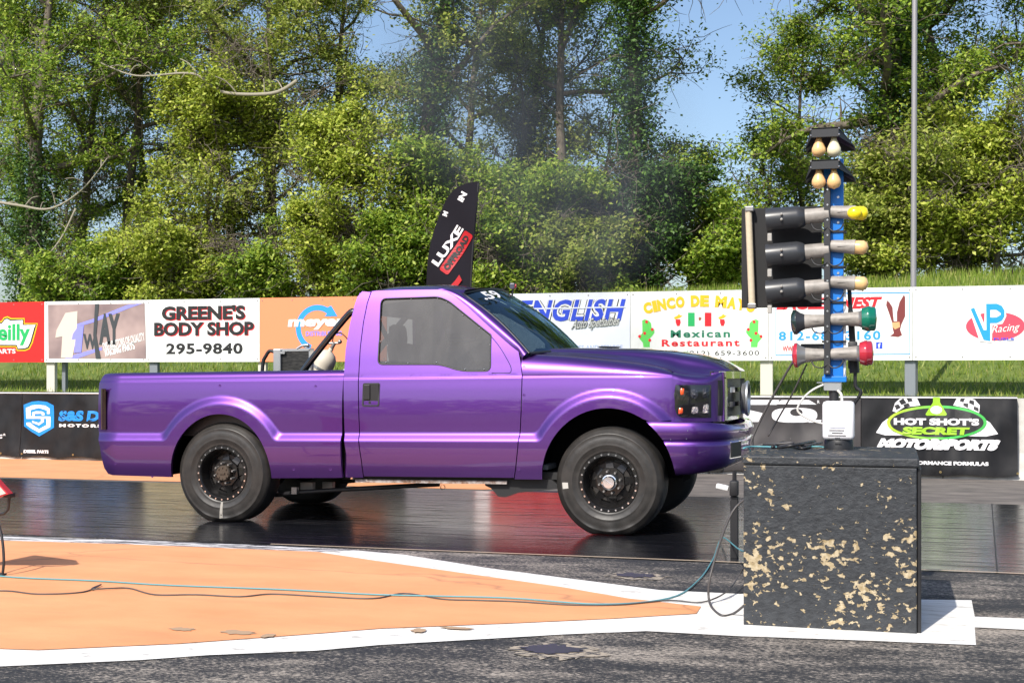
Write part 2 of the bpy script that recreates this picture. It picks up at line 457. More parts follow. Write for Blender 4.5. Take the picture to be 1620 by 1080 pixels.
def tree(name, px, Y, H, spread, seed, leaf='fresh', z0=.3, limbs=10, per=70, size=.062, crad=.52, trunk_r=.2, ivy=0, lean=0, label='', cat='tree', group=None, bare=0, stems=1, xof=None, dens=1.0, gap=-.16):
    rng = np.random.default_rng(seed)
    bx = at(px, 500, Y).x if xof is None else xof
    base = Vector((bx, Y, bank_h(bx, Y)-.1))
    root = empty(name, base, label, cat, group)
    if H > 11: H *= 1.22; per = int(per*1.4); gap = -.42; bare *= .25; spread *= 1.08
    bm = B(); cl = []; barepts = []
    for s in range(stems):
        off = np.array([rng.uniform(-.5,.5)*(stems > 1)*spread*.35, rng.uniform(-.3,.3)*(stems > 1), 0])
        tp = branchpath(rng, np.array(base)+off, (lean+rng.normal(0,.05), rng.normal(0,.05), 1), H*.88, 9, .05, .05)
        tube(bm, tp, [trunk_r*(1-.85*i/9)*(1.25 if i == 0 else 1) for i in range(10)], 8)
        tpa = np.array(tp)
        for li in range(limbs):
            f = z0+(1-z0)*((li+rng.random())/limbs)*.98
            k = f*9; i = min(8, int(k)); p = tpa[i]+(tpa[i+1]-tpa[i])*(k-i)
            az = li*2.4+rng.uniform(-.5,.5)+s*1.3; el = rng.uniform(.05,.75)
            Lb = spread*(1.05-.55*abs(f-.45)/.55)*rng.uniform(.7,1.15)
            bp = branchpath(rng, p, (math.cos(az)*math.cos(el), .75*math.sin(az)*math.cos(el), math.sin(el)), Lb, 6, .17, .04)
            r0 = trunk_r*(1-.8*f)*.55+.012
            tube(bm, bp, [r0*(1-.8*q/6) for q in range(7)], 6)
            for q in range(1, 7):
                for rep in range(2 if q > 1 else 1):
                    dd = rng.normal(0,1,3); dd[2] = abs(dd[2])*.6
                    sp = branchpath(rng, bp[q], dd, Lb*rng.uniform(.18,.38), 3, .3, .05)
                    tube(bm, sp, [r0*.3, r0*.24, r0*.15, .006], 4, cap=False)
                    if rng.random() > bare:
                        cl.append(sp[-1]); cl.append(sp[2])
                    else: barepts.append(sp[-1])
                    for t_ in range(4):
                        tw = branchpath(rng, sp[1+t_ % 3], rng.normal(0,1,3), Lb*.30, 4, .4)
                        tube(bm, tw, [.014, .011, .009, .007, .004], 3, cap=False)
                if rng.random() > bare: cl.append(bp[q])
    for p in tpa[2:]:
        for q in range(7):
            d = rng.normal(0,1,3); d[2] *= .6; p0 = p+rng.normal(0, spread*.11, 3)*np.array([1,.6,.6])
            tw = branchpath(rng, p0, d, rng.uniform(.8,2.0), 5, .35, -.05); tube(bm, tw, [.016,.014,.012,.010,.008,.004], 3, cap=False)
    obj('trunk', bm, BARK, root, smooth=True)
    keep = rng.random(len(cl)) < dens
    hole = np.array([mnoise.noise(Vector((p[0]*.42+seed, p[1]*.3, p[2]*.5)))+.55*mnoise.noise(Vector((p[0]*1.1, p[1]*.8+seed, p[2]*1.2))) for p in cl])
    keep &= hole > gap
    cl = np.array(cl)[keep]
    V = leaves(cl, per, crad, size, rng)
    cr = quads_obj('crown', V, LEAF[leaf], root)
    if ivy:
        top = tpa[0][2]+ivy; c2 = []
        for z in np.arange(tpa[0][2], top, .16):
            i = np.searchsorted(tpa[:,2], z)-1; i = max(0, min(8, i)); p = tpa[i]+(tpa[i+1]-tpa[i])*((z-tpa[i][2])/(tpa[i+1][2]-tpa[i][2]+1e-6))
            for q in range(3):
                a = rng.uniform(0, 6.28); c2.append(p+np.array([math.cos(a)*trunk_r*1.2, math.sin(a)*trunk_r*1.2, 0]))
        quads_obj('ivy', leaves(c2, 110, .66, .06, rng, 1.0), LEAF['ivy'], root)
    return root
G1 = 'trees along the top of the bank'
tree('leafy_tree', -120, 36, 13, 4.5, 11, 'fresh', .2, 12, 80, label='green tree cut off by the left edge of the photo, half hidden', group=G1)
tree('leafy_tree', 45, 34.5, 11.5, 4.2, 12, 'fresh', .34, 12, 70, trunk_r=.30, ivy=5, label='dark ivy clad tree with bare lower boughs behind the red board', group=G1, bare=.45)
tree('leafy_tree', 185, 39, 14.5, 4.6, 13, 'olive', .42, 13, 75, label='olive green tree with thin trunk above the picture board', group=G1, bare=.15)
tree('leafy_tree', 330, 35, 8.0, 2.6, 14, 'spring', .02, 15, 80, trunk_r=.12, stems=2, dens=.8, label='bushy pale green tree behind the body shop board', group=G1)
tree('leafy_tree', 440, 38.5, 13.5, 4.4, 15, 'olive', .40, 13, 75, trunk_r=.24, label='tall olive tree above and right of the bushy pale one', group=G1)
tree('leafy_tree', 645, 35.5, 14.0, 3.8, 16, 'olive', .35, 13, 75, trunk_r=.32, ivy=10.5, label='tall ivy covered tree rising behind the black feather flag', group=G1)
tree('leafy_tree', 555, 33.8, 6.0, 2.3, 17, 'spring', .02, 14, 80, trunk_r=.10, stems=2, dens=.8, label='pale green thicket left of the feather flag', group=G1)
tree('leafy_tree', 800, 40, 12.0, 4.0, 18, 'olive', .25, 12, 60, trunk_r=.2, ivy=8, label='thin leaved tree seen through the exhaust smoke', group=G1, bare=.3)
tree('leafy_tree', 850, 33.6, 3.6, 2.0, 19, 'fresh', .02, 12, 95, trunk_r=.08, stems=2, dens=.8, label='low green bush above the blue lettered board', group=G1)
tree('leafy_tree', 992, 35, 13.5, 4.0, 20, 'fresh', .50, 12, 85, trunk_r=.24, ivy=8.5, label='tall tree with a dark ivy trunk left of the open sky', group=G1)
tree('leafy_tree', 1095, 36.5, 5.2, 2.0, 21, 'fresh', .05, 10, 80, trunk_r=.09, label='small tree under the open patch of sky', group=G1)
tree('leafy_tree', 1205, 38, 5.5, 2.0, 22, 'fresh', .10, 9, 30, trunk_r=.07, label='sparse twiggy young tree behind the black backdrop', group=G1, bare=.2)
tree('leafy_tree', 1395, 35, 13.5, 3.7, 23, 'fresh', .22, 15, 95, trunk_r=.32, ivy=7, label='broad full crowned tree behind the grey lamp post', group=G1)
tree('leafy_tree', 1530, 38, 13.0, 4.2, 24, 'fresh', .25, 13, 85, trunk_r=.25, ivy=6, label='large tree right of the lamp post', group=G1)
tree('leafy_tree', 1740, 36, 13.0, 4.5, 25, 'fresh', .15, 13, 85, trunk_r=.25, label='tree crossing the right edge of the photo', group=G1)
tree('leafy_tree', 1390, 33.8, 3.6, 2.2, 26, 'olive', .02, 13, 80, trunk_r=.08, stems=2, dens=.8, label='low olive thicket at the foot of the broad tree', group=G1)
tree('leafy_tree', 1560, 34, 3.8, 2.6, 27, 'spring', .02, 13, 80, trunk_r=.08, stems=2, dens=.8, label='low pale thicket at the foot of the rightmost trees', group=G1)
tree('leafy_tree', 180, 34, 2.2, 1.6, 28, 'fresh', .02, 10, 80, trunk_r=.06, stems=2, dens=.8, label='knee high green bush behind the picture board', group=G1)
tree('leafy_tree', 720, 34.5, 4.6, 2.2, 29, 'fresh', .02, 13, 85, trunk_r=.09, stems=2, dens=.8, label='green bush immediately right of the feather flag', group=G1)
tree('leafy_tree', 85, 37, 6.5, 2.5, 30, 'fresh', .15, 11, 60, trunk_r=.1, label='slim green tree behind the ivy clad one', group=G1, bare=.3)
tree('leafy_tree', 920, 39, 7.5, 2.6, 31, 'olive', .15, 11, 60, trunk_r=.12, label='olive tree just left of the dark ivy trunk', group=G1)
tree('leafy_tree', 250, 42, 13.0, 4.4, 41, 'olive', .15, 13, 65, label='olive tree standing behind the bushy pale one', group=G1, bare=.1)
tree('leafy_tree', 540, 42, 14.0, 4.4, 42, 'olive', .2, 13, 65, label='olive tree between the bushy pale one and the feather flag, further back', group=G1, bare=.1)
tree('leafy_tree', 60, 43, 12.5, 4.6, 43, 'fresh', .15, 13, 65, label='green tree behind the ivy clad one at the left end', group=G1)
tree('leafy_tree', 720, 41, 14.5, 4.2, 44, 'olive', .25, 13, 65, label='olive tree rising directly right of the feather flag, further back', group=G1, bare=.1)
tree('leafy_tree', 430, 35.6, 9.5, 2.9, 45, 'olive', .2, 13, 60, trunk_r=.13, label='pale green tree right of the bushy pale one', group=G1)
tree('leafy_tree', 1440, 42, 14.0, 4.4, 46, 'fresh', .15, 13, 70, label='green tree filling the gap behind the lamp post', group=G1)
tree('leafy_tree', 1300, 40, 9.5, 2.4, 47, 'fresh', .12, 11, 60, trunk_r=.12, label='slender green tree directly behind the starting lights', group=G1)
tree('leafy_tree', 845, 43, 9.0, 3.4, 48, 'olive', .1, 11, 60, trunk_r=.12, label='low olive tree far back behind the smoke', group=G1)
tree('shrub', 120, 33.2, 1.6, 1.5, 60, 'fresh', .02, 10, 70, trunk_r=.05, stems=2, dens=.8, crad=.42, label='low shrub right above the arrow picture board', cat='shrub', group='shrubs at the foot of the trees')
tree('shrub', 262, 33.4, 2.8, 1.7, 61, 'spring', .02, 10, 70, trunk_r=.05, stems=2, dens=.8, crad=.42, label='pale shrub above the left half of the body shop board', cat='shrub', group='shrubs at the foot of the trees')
tree('shrub', 395, 33.3, 2.4, 1.6, 62, 'fresh', .02, 10, 70, trunk_r=.05, stems=2, dens=.8, crad=.42, label='green shrub above the right half of the body shop board', cat='shrub', group='shrubs at the foot of the trees')
tree('shrub', 505, 33.5, 3.0, 1.7, 63, 'spring', .02, 10, 70, trunk_r=.05, stems=2, dens=.8, crad=.42, label='pale shrub above the salmon board', cat='shrub', group='shrubs at the foot of the trees')
tree('shrub', 625, 33.3, 2.6, 1.5, 64, 'fresh', .02, 10, 70, trunk_r=.05, stems=2, dens=.8, crad=.42, label='green shrub at the left foot of the feather flag', cat='shrub', group='shrubs at the foot of the trees')
tree('shrub', 785, 33.3, 2.4, 1.7, 65, 'fresh', .02, 10, 70, trunk_r=.05, stems=2, dens=.8, crad=.42, label='green shrub above the windshield of the truck', cat='shrub', group='shrubs at the foot of the trees')
tree('shrub', 905, 33.4, 2.2, 1.5, 66, 'olive', .02, 10, 70, trunk_r=.05, stems=2, dens=.8, crad=.42, label='olive shrub above the royal blue lettering', cat='shrub', group='shrubs at the foot of the trees')
tree('shrub', 955, 34.2, 3.2, 1.5, 67, 'fresh', .02, 10, 70, trunk_r=.05, stems=2, dens=.8, crad=.42, label='green shrub left of the dark ivy trunk', cat='shrub', group='shrubs at the foot of the trees')
tree('shrub', 1035, 34.3, 4.2, 1.5, 68, 'ivy', .02, 10, 70, trunk_r=.05, stems=2, dens=.8, crad=.42, label='dark green shrub touching the dark ivy trunk on its right', cat='shrub', group='shrubs at the foot of the trees')
tree('shrub', 1130, 35, 2.6, 1.5, 69, 'fresh', .02, 10, 70, trunk_r=.05, stems=2, dens=.8, crad=.42, label='green shrub above the right end of the restaurant board', cat='shrub', group='shrubs at the foot of the trees')
tree('shrub', 1480, 33.6, 2.8, 1.8, 70, 'spring', .02, 10, 70, trunk_r=.05, stems=2, dens=.8, crad=.42, label='pale shrub right of the lamp post', cat='shrub', group='shrubs at the foot of the trees')
tree('leafy_tree', 120, 38.5, 12.0, 4.0, 81, 'fresh', .3, 13, 60, label='green tree just right of the ivy clad one at the left end', group=G1)
tree('leafy_tree', 370, 40.5, 13.0, 4.2, 82, 'olive', .35, 13, 60, label='olive tree whose crown tops the bushy pale one', group=G1)
tree('leafy_tree', 900, 37.5, 12.5, 3.4, 83, 'fresh', .45, 12, 60, label='green tree whose crown leans in left of the dark ivy trunk', group=G1)
# long pale bare boughs
def bough(px0, py0, pts, Y, r, label):
    bm = B(); pp = spline([at(x, y, Y) for x, y in pts], 6)
    tube(bm, pp, [r*(1-.7*i/(len(pp)-1)) for i in range(len(pp))], 7)
    rng = random.Random(px0)
    for k in range(4, len(pp), 3):
        q = pp[k]; d = Vector((rng.uniform(-1,1), rng.uniform(-.5,.5), rng.uniform(-.3,.9)))
        e = q+d*rng.uniform(.4,1.0); tube(bm, spline([q, (q+e)/2+Vector((0,0,.1)), e], 3), [r*.35]*3+[r*.25]*3+[.006], 4)
    return bm
t = empty('fallen_bough', at(350,145,33.4), 'long pale bare bough arching in front of the bushy tree', 'branch', 'bare boughs')
obj('bough', bough(1,0,[(470,128),(430,148),(352,146),(318,122),(290,116),(215,120),(160,100)],33.4,.06,''), PALEB, t, smooth=True)
t = empty('fallen_bough', at(100,330,33.2), 'bare grey bough hanging over the left end of the boards', 'branch', 'bare boughs')
obj('bough', bough(2,0,[(-30,315),(30,325),(80,330),(130,300),(170,250)],33.2,.05,''), PALEB, t, smooth=True)
t = empty('fallen_bough', at(60,430,33.0), 'bare bough drooping almost to the red board', 'branch', 'bare boughs')
obj('bough', bough(3,0,[(120,330),(95,380),(60,420),(30,445),(70,458),(90,450)],33.0,.035,''), PALEB, t, smooth=True)

rng = np.random.default_rng(99); nw = 260
wx = rng.uniform(-26, 3, nw); wy = rng.uniform(52, 58, nw); wz = rng.uniform(.5, 4.4, nw)
tag(quads_obj('distant_wood', leaves(np.stack([wx, wy, wz], 1), 60, 1.5, .14, rng), LEAF['olive']), 'distant wood seen low between the tree trunks', 'wood', kind='stuff')
# trees behind the camera: they only show as reflections in the paint
bm = B()
rng = np.random.default_rng(77)
cl = np.stack([rng.uniform(-70, 60, 420), rng.uniform(-34, -30, 420), rng.uniform(.5, 7.0, 420)], 1)
tag(quads_obj('far_wood', leaves(cl, 40, 1.9, .42, rng), LEAF['ivy']), 'dark wood on the other side of the track', 'wood', kind='stuff')
# ------------------------------------------------------------------ sponsor boards on posts (all stand on the plane Y = 23)
YS = 23.0
def sx(px): return at(px, 500, YS).x
ZT, ZB = 2.735, 1.522
def sp(px, py):                       # point on the boards
    p = at(px, py, YS); return (p.x, p.z)
def board(name, px0, px1, m, label, parts_=True):
    root = empty(name, (sx(px0), YS, ZB), label, 'sign board', 'sponsor boards in a row on posts')
    bm = B(); box2(bm, (sx(px0)+.004, YS, ZB), (sx(px1)-.004, YS+.03, ZT)); obj('panel', bm, m, root)
    bm = B(); xa, xb = sx(px0)+.05, sx(px1)-.05; nb = max(2, int((xb-xa)/.6)+1)
    for i in range(nb):
        for z in (ZB+.05, ZT-.05): lathe(bm, [(-.006,.001),(-.006,.012),(.001,.014)], (xa+(xb-xa)*i/(nb-1), YS, z), seg=8)
    obj('bolt', bm, GREYM, root)
    return root
lay = {}
def yl(root, k=1): return lambda x, z: YS-.0035*k
def col(name, rgb, k=1.0, rough=.5, **kw): return mat(name, lin(*rgb, k), rough, **kw)
def flatpoly(root, name, pts, m, k=1, holes=(), label=None):
    bm = B(); fillpoly(bm, [Vector((x, YS-.0035*k, z)) for x, z in pts], [[Vector((x, YS-.0035*k, z)) for x, z in h] for h in holes])
    for f in bm.faces:
        f.normal_update()
        if f.normal.y > 0: f.normal_flip()
    return obj(name, bm, m, root, label=label)
def pp(*l): return [sp(*q) for q in l]
def text(root, name, body, b, m, k=1, **kw):
    """b = photo box x0,y0(top),x1,y1(bottom)"""
    x0, z1 = sp(b[0], b[1]); x1, z0 = sp(b[2], b[3])
    bm = B(); put_text(bm, body, x0, x1, z0, z1, yl(root, k), **kw)
    return obj(name, bm, m, root)
RED = col('red_board', (232,30,28)); BLUEL = col('sky_blue_ink', (40,150,235)); KBLK = mat('black_ink', (.012,.012,.013), .5)
YEL = col('yellow_ink', (250,190,25)); GRN = col('green_ink', (30,175,95)); REDI = col('red_ink', (225,25,40)); LILAC = col('lilac_ink', (140,140,250))
# 1 red board
r = board('sign_board', -112, 70, RED, 'bright red board with white and green name in a yellow outline')
o_ = pp((-60,556),(-62,508),(-40,500),(2,508),(6,502),(12,500),(18,503),(39,503),(39,511),(60,511),(58,520),(52,542),(47,552),(40,555),(27,555),(25,549),(-40,549))
flatpoly(r, 'logo_outline', o_, YEL, 1)
cx = sum(p[0] for p in o_)/len(o_); cz = sum(p[1] for p in o_)/len(o_)
def shrink(pts, d):
    n = len(pts); out = []
    A = sum(pts[i][0]*pts[(i+1)%n][1]-pts[(i+1)%n][0]*pts[i][1] for i in range(n)); s = 1 if A > 0 else -1
    for i in range(n):
        p0, p, p1 = Vector(pts[i-1]), Vector(pts[i]), Vector(pts[(i+1)%n])
        e0 = (p-p0).normalized(); e1 = (p1-p).normalized()
        nn = Vector((-e0.y, e0.x))+Vector((-e1.y, e1.x)); nn.normalize(); out.append(tuple(p+nn*s*d))
    return out
flatpoly(r, 'logo_shadow', shrink(o_, .028), KBLK, 2)
flatpoly(r, 'logo_field', shrink(o_, .055), WHITE, 3)
text(r, 'lettering', "O'Reilly", (-52,512,48,546), GRN, 4, bold=.03)
text(r, 'small_lettering', "AUTO PARTS", (-50,552,25,559), WHITE, 2, bold=.03)
# 2 picture board
r = board('sign_board', 70, 231, WHITE, 'white framed picture board with upward arrow shapes and dark letters')
def b_grad(nt, b):
    v = coords(nt, (.8,1,.8)); n = noisev(nt, v, 1.3, 3)
    nt.links.new(ramp(nt, n, [(.35, lin(122,104,106)), (.65, lin(178,154,150))]), b.inputs['Base Color'])
flatpoly(r, 'picture', pp((76,482),(229,480),(231,567),(77,567)), mat('mauve_print', (.4,.33,.32), .4, build=b_grad), 1)
flatpoly(r, 'blue_stripe', pp((102,519),(146,505),(200,483),(225,480),(205,487),(150,509),(104,522)), LILAC, 2)
flatpoly(r, 'blue_stripe', pp((102,567),(122,560),(161,549),(162,553),(122,566.9)), LILAC, 2)
PALEP = col('pale_print', (214,200,188)); DKP = col('charcoal_print', (62,66,70))
flatpoly(r, 'arrow', pp((123,492),(122,530),(115,566),(97,566),(99,532),(88,534),(90,522),(104,495)), PALEP, 3)
flatpoly(r, 'arrow', pp((133,515),(129,557),(118,558),(120,536),(114,537),(116,528),(124,516)), LILAC, 4)
flatpoly(r, 'dark_bar', pp((151,481),(157,480.5),(153,530),(160,567),(152,567),(148,530)), DKP, 4)
text(r, 'lettering', "W", (132,528,153,552), DKP, 3, bold=.04); text(r, 'lettering', "AY", (157,496,190,545), DKP, 3, bold=.05)
text(r, 'small_lettering', "DISTRIBUTORS OF QUALITY", (163,534,230,549), WHITE, 3, bold=.03, rot=.22)
text(r, 'small_lettering', "RACING PARTS", (166,547,214,558), WHITE, 3, bold=.05, rot=.22)
# 3 body shop
r = board('sign_board', 231, 411, WHITE, 'white board with red shadowed black body shop lettering and phone number')
for dx, m_, k in ((1.2, REDI, 1), (0, KBLK, 2)):
    text(r, 'lettering', "GREENE'S", (256+dx,484+dx,388+dx,505+dx), m_, k, bold=.045)
    text(r, 'lettering', "BODY SHOP", (244+dx,510+dx,402+dx,530+dx), m_, k, bold=.045)
text(r, 'phone_number', "295-9840", (263,543,384,560), KBLK, 1, bold=.035, spacing=1.1)
# 4 salmon board
SALM = col('salmon_board', (242,140,98))
r = board('sign_board', 411, 612, SALM, 'salmon orange board with white word across a blue ring arrow')
bx_, bz_ = sp(502, 519)
ring = []
R1, R2 = .44, .335
aa = [math.radians(a) for a in np.linspace(38, 250, 26)]
ring = [(bx_+R1*math.cos(a), bz_+R1*math.sin(a)) for a in aa]+[(bx_+R2*math.cos(a), bz_+R2*math.sin(a)) for a in aa[::-1]]
flatpoly(r, 'ring', ring, BLUEL, 1)
flatpoly(r, 'arrow_head', pp((524,483),(534,500),(514,500),(519,494),(517,487)), BLUEL, 2)
text(r, 'lettering', "meyer", (456,505,548,521), WHITE, 3, bold=.05, shear=.15)
text(r, 'small_lettering', "DISTRIBUTING", (484,524,541,531), LILAC, 2, bold=.02)
# 5 hidden plain boards behind the cab, 6 blue lettered
r = board('sign_board', 612, 806, WHITE, 'plain white board behind the truck cab', )
PALEB_ = col('pale_blue_board', (226,229,240))
r = board('sign_board', 806, 997, PALEB_, 'pale board with slanted royal blue block capitals')
ROY = col('royal_blue', (38,72,205))
for e_, (m_, k) in enumerate(((KBLK, 1), (WHITE, 2), (ROY, 3))):
    text(r, 'lettering', "ENGLISH", (822,475,986,507), m_, k, bold=(.10,.075,.03)[e_], shear=.25, spacing=1.06)
flatpoly(r, 'stripe', pp((826,487.6),(990,484.6),(990,486.4),(826,489.6)), PALEB_, 4)
for (m_, k, bo) in ((KBLK, 5, .06), (col('silver_print', (190,192,190)), 6, .02)):
    text(r, 'script_lettering', "Auto Specialties", (905,503,980,521), m_, k, bold=bo, shear=.4, rot=.08)
text(r, 'small_lettering', "SALES AND SERVICE", (900,546,985,553), col('pale_blue_ink', (175,190,225)), 1)
# 7 restaurant
r = board('sign_board', 997, 1216, WHITE, 'white restaurant board with yellow arched words, flag and two green cacti')
x0, z1 = sp(1018,478); x1, z0 = sp(1196,494)
def arched(root, body, x0, x1, zbase, h, arc, m, name, k):
    bm = B(); n = len(body); co = []
    adv = {'I':.45,' ':.55,'M':1.15}; ws = [adv.get(c, .9) for c in body]; tot = sum(ws); acc = 0
    for c, w_ in zip(body, ws):
        if c != ' ':
            xa = x0+(x1-x0)*acc/tot; xb = x0+(x1-x0)*(acc+w_*.95)/tot; u = ((xa+xb)/2-x0)/(x1-x0)
            z = zbase+arc*(1-(2*u-1)**2); put_text(bm, c, xa, xb, z, z+h, yl(root, k), bold=.07, rot=math.atan(-4*arc*(2*u-1)/(x1-x0)))
        acc += w_
    obj(name, bm, m, root)
arched(r, "CINCO DE MAYO", x0, x1, sp(1018,498)[1], .20, .13, YEL, 'lettering', 2)
flatpoly(r, 'flag_green', pp((1088.5,494.5),(1099,494.5),(1099,516),(1088.5,516)), GRN, 1)
flatpoly(r, 'flag_red', pp((1115,494.5),(1125.5,494.5),(1125.5,516),(1115,516)), REDI, 1)
flatpoly(r, 'flag_emblem', pp((1105,503),(1107,501),(1110,503),(1108,507),(1106,507)), col('brown_ink', (160,90,60)), 1)
text(r, 'lettering', "Mexican", (1061,522,1155,533.5), col('dark_green_ink', (25,120,90)), 1, bold=.03, spacing=1.25)
text(r, 'lettering', "Restaurant", (1047,537,1170,547.5), REDI, 1, bold=.03, spacing=1.25)
text(r, 'phone_number', "(812) 659-3600", (1085,555,1201,564), KBLK, 1, bold=.0, spacing=1.15)
CAC = col('cactus_green', (95,205,90))
for cx_, s in ((1023, 1), (1193, -1)):
    q = [(-7,507),(-3,505),(3,507),(7,511),(8,520),(12,521),(12.5,526),(9,531),(5,535),(5,549),(-5,549),(-6,542),(-11,536),(-13,531),(-8,529),(-6.5,526)]
    flatpoly(r, 'cactus', pp(*[(cx_+dx*s, y) for dx, y in q]), CAC, 1)
    for dx, y in ((0,509),(9,521),(-3,527),(5,538),(-11,532)):
        flatpoly(r, 'cactus_flower', pp(*[(cx_+dx*s+2.4*math.cos(a), y+2.6*math.sin(a)) for a in np.linspace(0,5.4,7)]), REDI, 2)
for cx_ in (1073, 1143):
    flatpoly(r, 'hat', pp((cx_-7,502),(cx_-1,499),(cx_+1,496.5),(cx_+4,499),(cx_+7,499),(cx_+2,503),(cx_-5,505)), YEL, 1)
    flatpoly(r, 'figure', pp((cx_-4,505),(cx_+3,505),(cx_+4,510),(cx_+2,515.5),(cx_-2,515.5),(cx_-4,510)), REDI, 1)
# 8 eagle
r = board('sign_board', 1216, 1444, WHITE, 'white board with blue border, red capitals and brown eagle')
bo = pp((1227,464),(1439,462),(1440,560.5),(1227,562.5)); bi = pp((1228,465.8),(1438,463.8),(1439,559.2),(1228,561))
flatpoly(r, 'border', bo, BLUEL, 1, [bi])
text(r, 'lettering', "EAGLE'S NEST", (1231,471,1393,488), REDI, 1, bold=.05, shear=.3)
text(r, 'phone_number', "812-680-3160", (1232,524,1393,537.5), BLUEL, 1, bold=.03, spacing=1.2)
text(r, 'small_lettering', "WWW", (1238,547,1262,556), REDI, 1, bold=.03)
flatpoly(r, 'small_logo', pp((1386,541),(1396,541),(1396,551.5),(1386,551.5)), ROY, 1)
text(r, 'small_lettering', "f", (1389,542.5,1393,550.5), WHITE, 2, bold=.04)
BRN = col('eagle_brown', (120,48,48))
flatpoly(r, 'eagle', pp((1403,475),(1407,478),(1412,486),(1413,499),(1414,508),(1419,508),(1419,494),(1423,478),(1430,466),(1432,470),(1432,500),(1426,513),(1424,521),(1427,530),(1421,533),(1408,531.5),(1414,527),(1412,518),(1411,509),(1406,494),(1402,483)), BRN, 1)
flatpoly(r, 'eagle_head', pp((1411,510),(1423,509),(1424,517),(1416,521),(1412,517)), col('tan_ink', (222,165,115)), 2)
# 9 right end
r = board('sign_board', 1444, 1680, WHITE, 'white board at right end with blue initials over a pink red oval')
flatpoly(r, 'print_field', pp((1478,473),(1672,470),(1672,549),(1479,549)), col('pale_grey_print', (226,222,226)), 1)
cx_, cz_ = sp(1574.5, 516); 
el = lambda a, b: [(cx_+a*math.cos(t), cz_+b*math.sin(t)) for t in np.linspace(0, 2*math.pi, 40)[:-1]]
flatpoly(r, 'oval_edge', el(.49,.27), WHITE, 2); flatpoly(r, 'oval', el(.455,.235), col('pinkish_red', (232,70,92)), 3)
flatpoly(r, 'initials_edge', pp((1532,486),(1544,481),(1557,512),(1558,480),(1576,478),(1590,486),(1592,500),(1586,512),(1570,515),(1569,542),(1550,540)), WHITE, 4)
VPB = col('vivid_blue', (25,150,232))
flatpoly(r, 'initial', pp((1535.5,489),(1541,486.5),(1556,522),(1560.5,522),(1560,480.5),(1566.5,480.5),(1566.5,539.5),(1556,537.5)), VPB, 5)
flatpoly(r, 'initial', pp((1566.4,480.5),(1577,480.3),(1585,484),(1589,491),(1589,500),(1585,507),(1577,511),(1566.4,511)), VPB, 5, [pp((1566.6,490),(1576,490),(1583,495),(1583,498),(1576,502),(1566.6,502))])
text(r, 'script_lettering', "Racing", (1570,513,1612,528), WHITE, 6, bold=.0, shear=.4, rot=.1)
text(r, 'small_lettering', "FUELS", (1572,534,1604,538), ROY, 6)
# posts
PCREAM = mat('cream_post', (.62,.58,.50), .6); PGREY = mat('grey_post', (.22,.24,.27), .6, .3)
def post(px, wpx, m, label, dy=.06, top=ZT-.08):
    x = sx(px); w_ = wpx/85
    bm = B(); y = YS+dy; box2(bm, (x-w_/2, y, bank_h(x, y)-.2), (x+w_/2, y+.1, top), bev=.008)
    o = obj('sign_post', bm, m, origin=(x, y, bank_h(x,y))); tag(o, label, 'post', 'posts carrying the sponsor boards')
post(77, 16, PCREAM, 'cream post under the joint of the red board and the picture board')
post(91, 7, PGREY, 'thin grey post touching the leftmost cream post', .2)
post(240, 15, PGREY, 'grey post between the picture board and body shop board')
post(412, 14, PCREAM, 'cream post just visible behind the truck bed', )
post(612, 14, PGREY, 'grey post hidden behind the truck cab')
post(806, 14, PCREAM, 'cream post behind the truck windshield')
post(1000, 14, PGREY, 'grey post behind the truck hood')
post(1212, 18, PCREAM, 'cream post under the restaurant board just ahead of the truck')
post(1640, 14, PCREAM, 'cream post right of the photo edge')
post(1440, 15, PGREY, 'grey post under the eagle board, in front of the lamp post')
# lamp post behind the boards
x = sx(1445); bm = B()
tube(bm, [(x, YS+.18, bank_h(x, YS+.18)-.2), (x, YS+.18, 1.9)], .075, 16); 
tube(bm, [(x, YS+.18, 1.9), (x+.03, YS+.18, 9)], [.050,.042], 16)
r = empty('lamp_post', (x, YS+.18, bank_h(x, YS+.18)), 'tall slim grey metal pole rising behind the eagle board', 'pole')
POLE = mat('galvanised', (.30,.29,.30), .5, .3)
obj('pole', bm, POLE, r, smooth=True, angle=40)
bm = B(); tube(bm, [(x+.03, YS+.18, 9), (x+.06, YS+.18, 13.5)], [.042,.038], 14); obj('upper_pole', bm, POLE, r, smooth=True, angle=40)

# ------------------------------------------------------------------ barrier with vinyl banners
YB = 17.35
bm = B()
def jersey(bm, x0, x1):
    prof = [(YB-.02,0),(YB+.03,.08),(YB+.12,.33),(YB+.16,1.0),(YB+.34,1.0),(YB+.38,.33),(YB+.47,.08),(YB+.52,0)]
    a = [bm.verts.new((x0, y, z)) for y, z in prof]; b = [bm.verts.new((x1, y, z)) for y, z in prof]
    n = len(prof)
    for i in range(n): bm.faces.new((a[i], a[(i+1)%n], b[(i+1)%n], b[i]))
    bm.faces.new(a); bm.faces.new(b[::-1]); bmesh.ops.recalc_face_normals(bm, faces=bm.faces[:])
CONC = mat('pale_concrete', (.50,.49,.46), .8, build=lambda nt, b: nt.links.new(ramp(nt, noisev(nt, coords(nt), 4, 6, .6), [(.3,(.38,.37,.34)),(.7,(.60,.58,.54))]), b.inputs['Base Color']))
x = -16.0; k = 0
ends = {0:'first', 1:'second'}
segl = ['behind the left dark banner','behind the blue shield banner','behind the truck bed','behind the truck doors','behind the truck hood','behind the white lettered banner','behind the oval logo banner','with its bare white end at the right edge','beyond the right edge']
bnds = [-16, -11.2, -8.2, -5.2, -2.3, .6, 3.55, 4.62, 9]
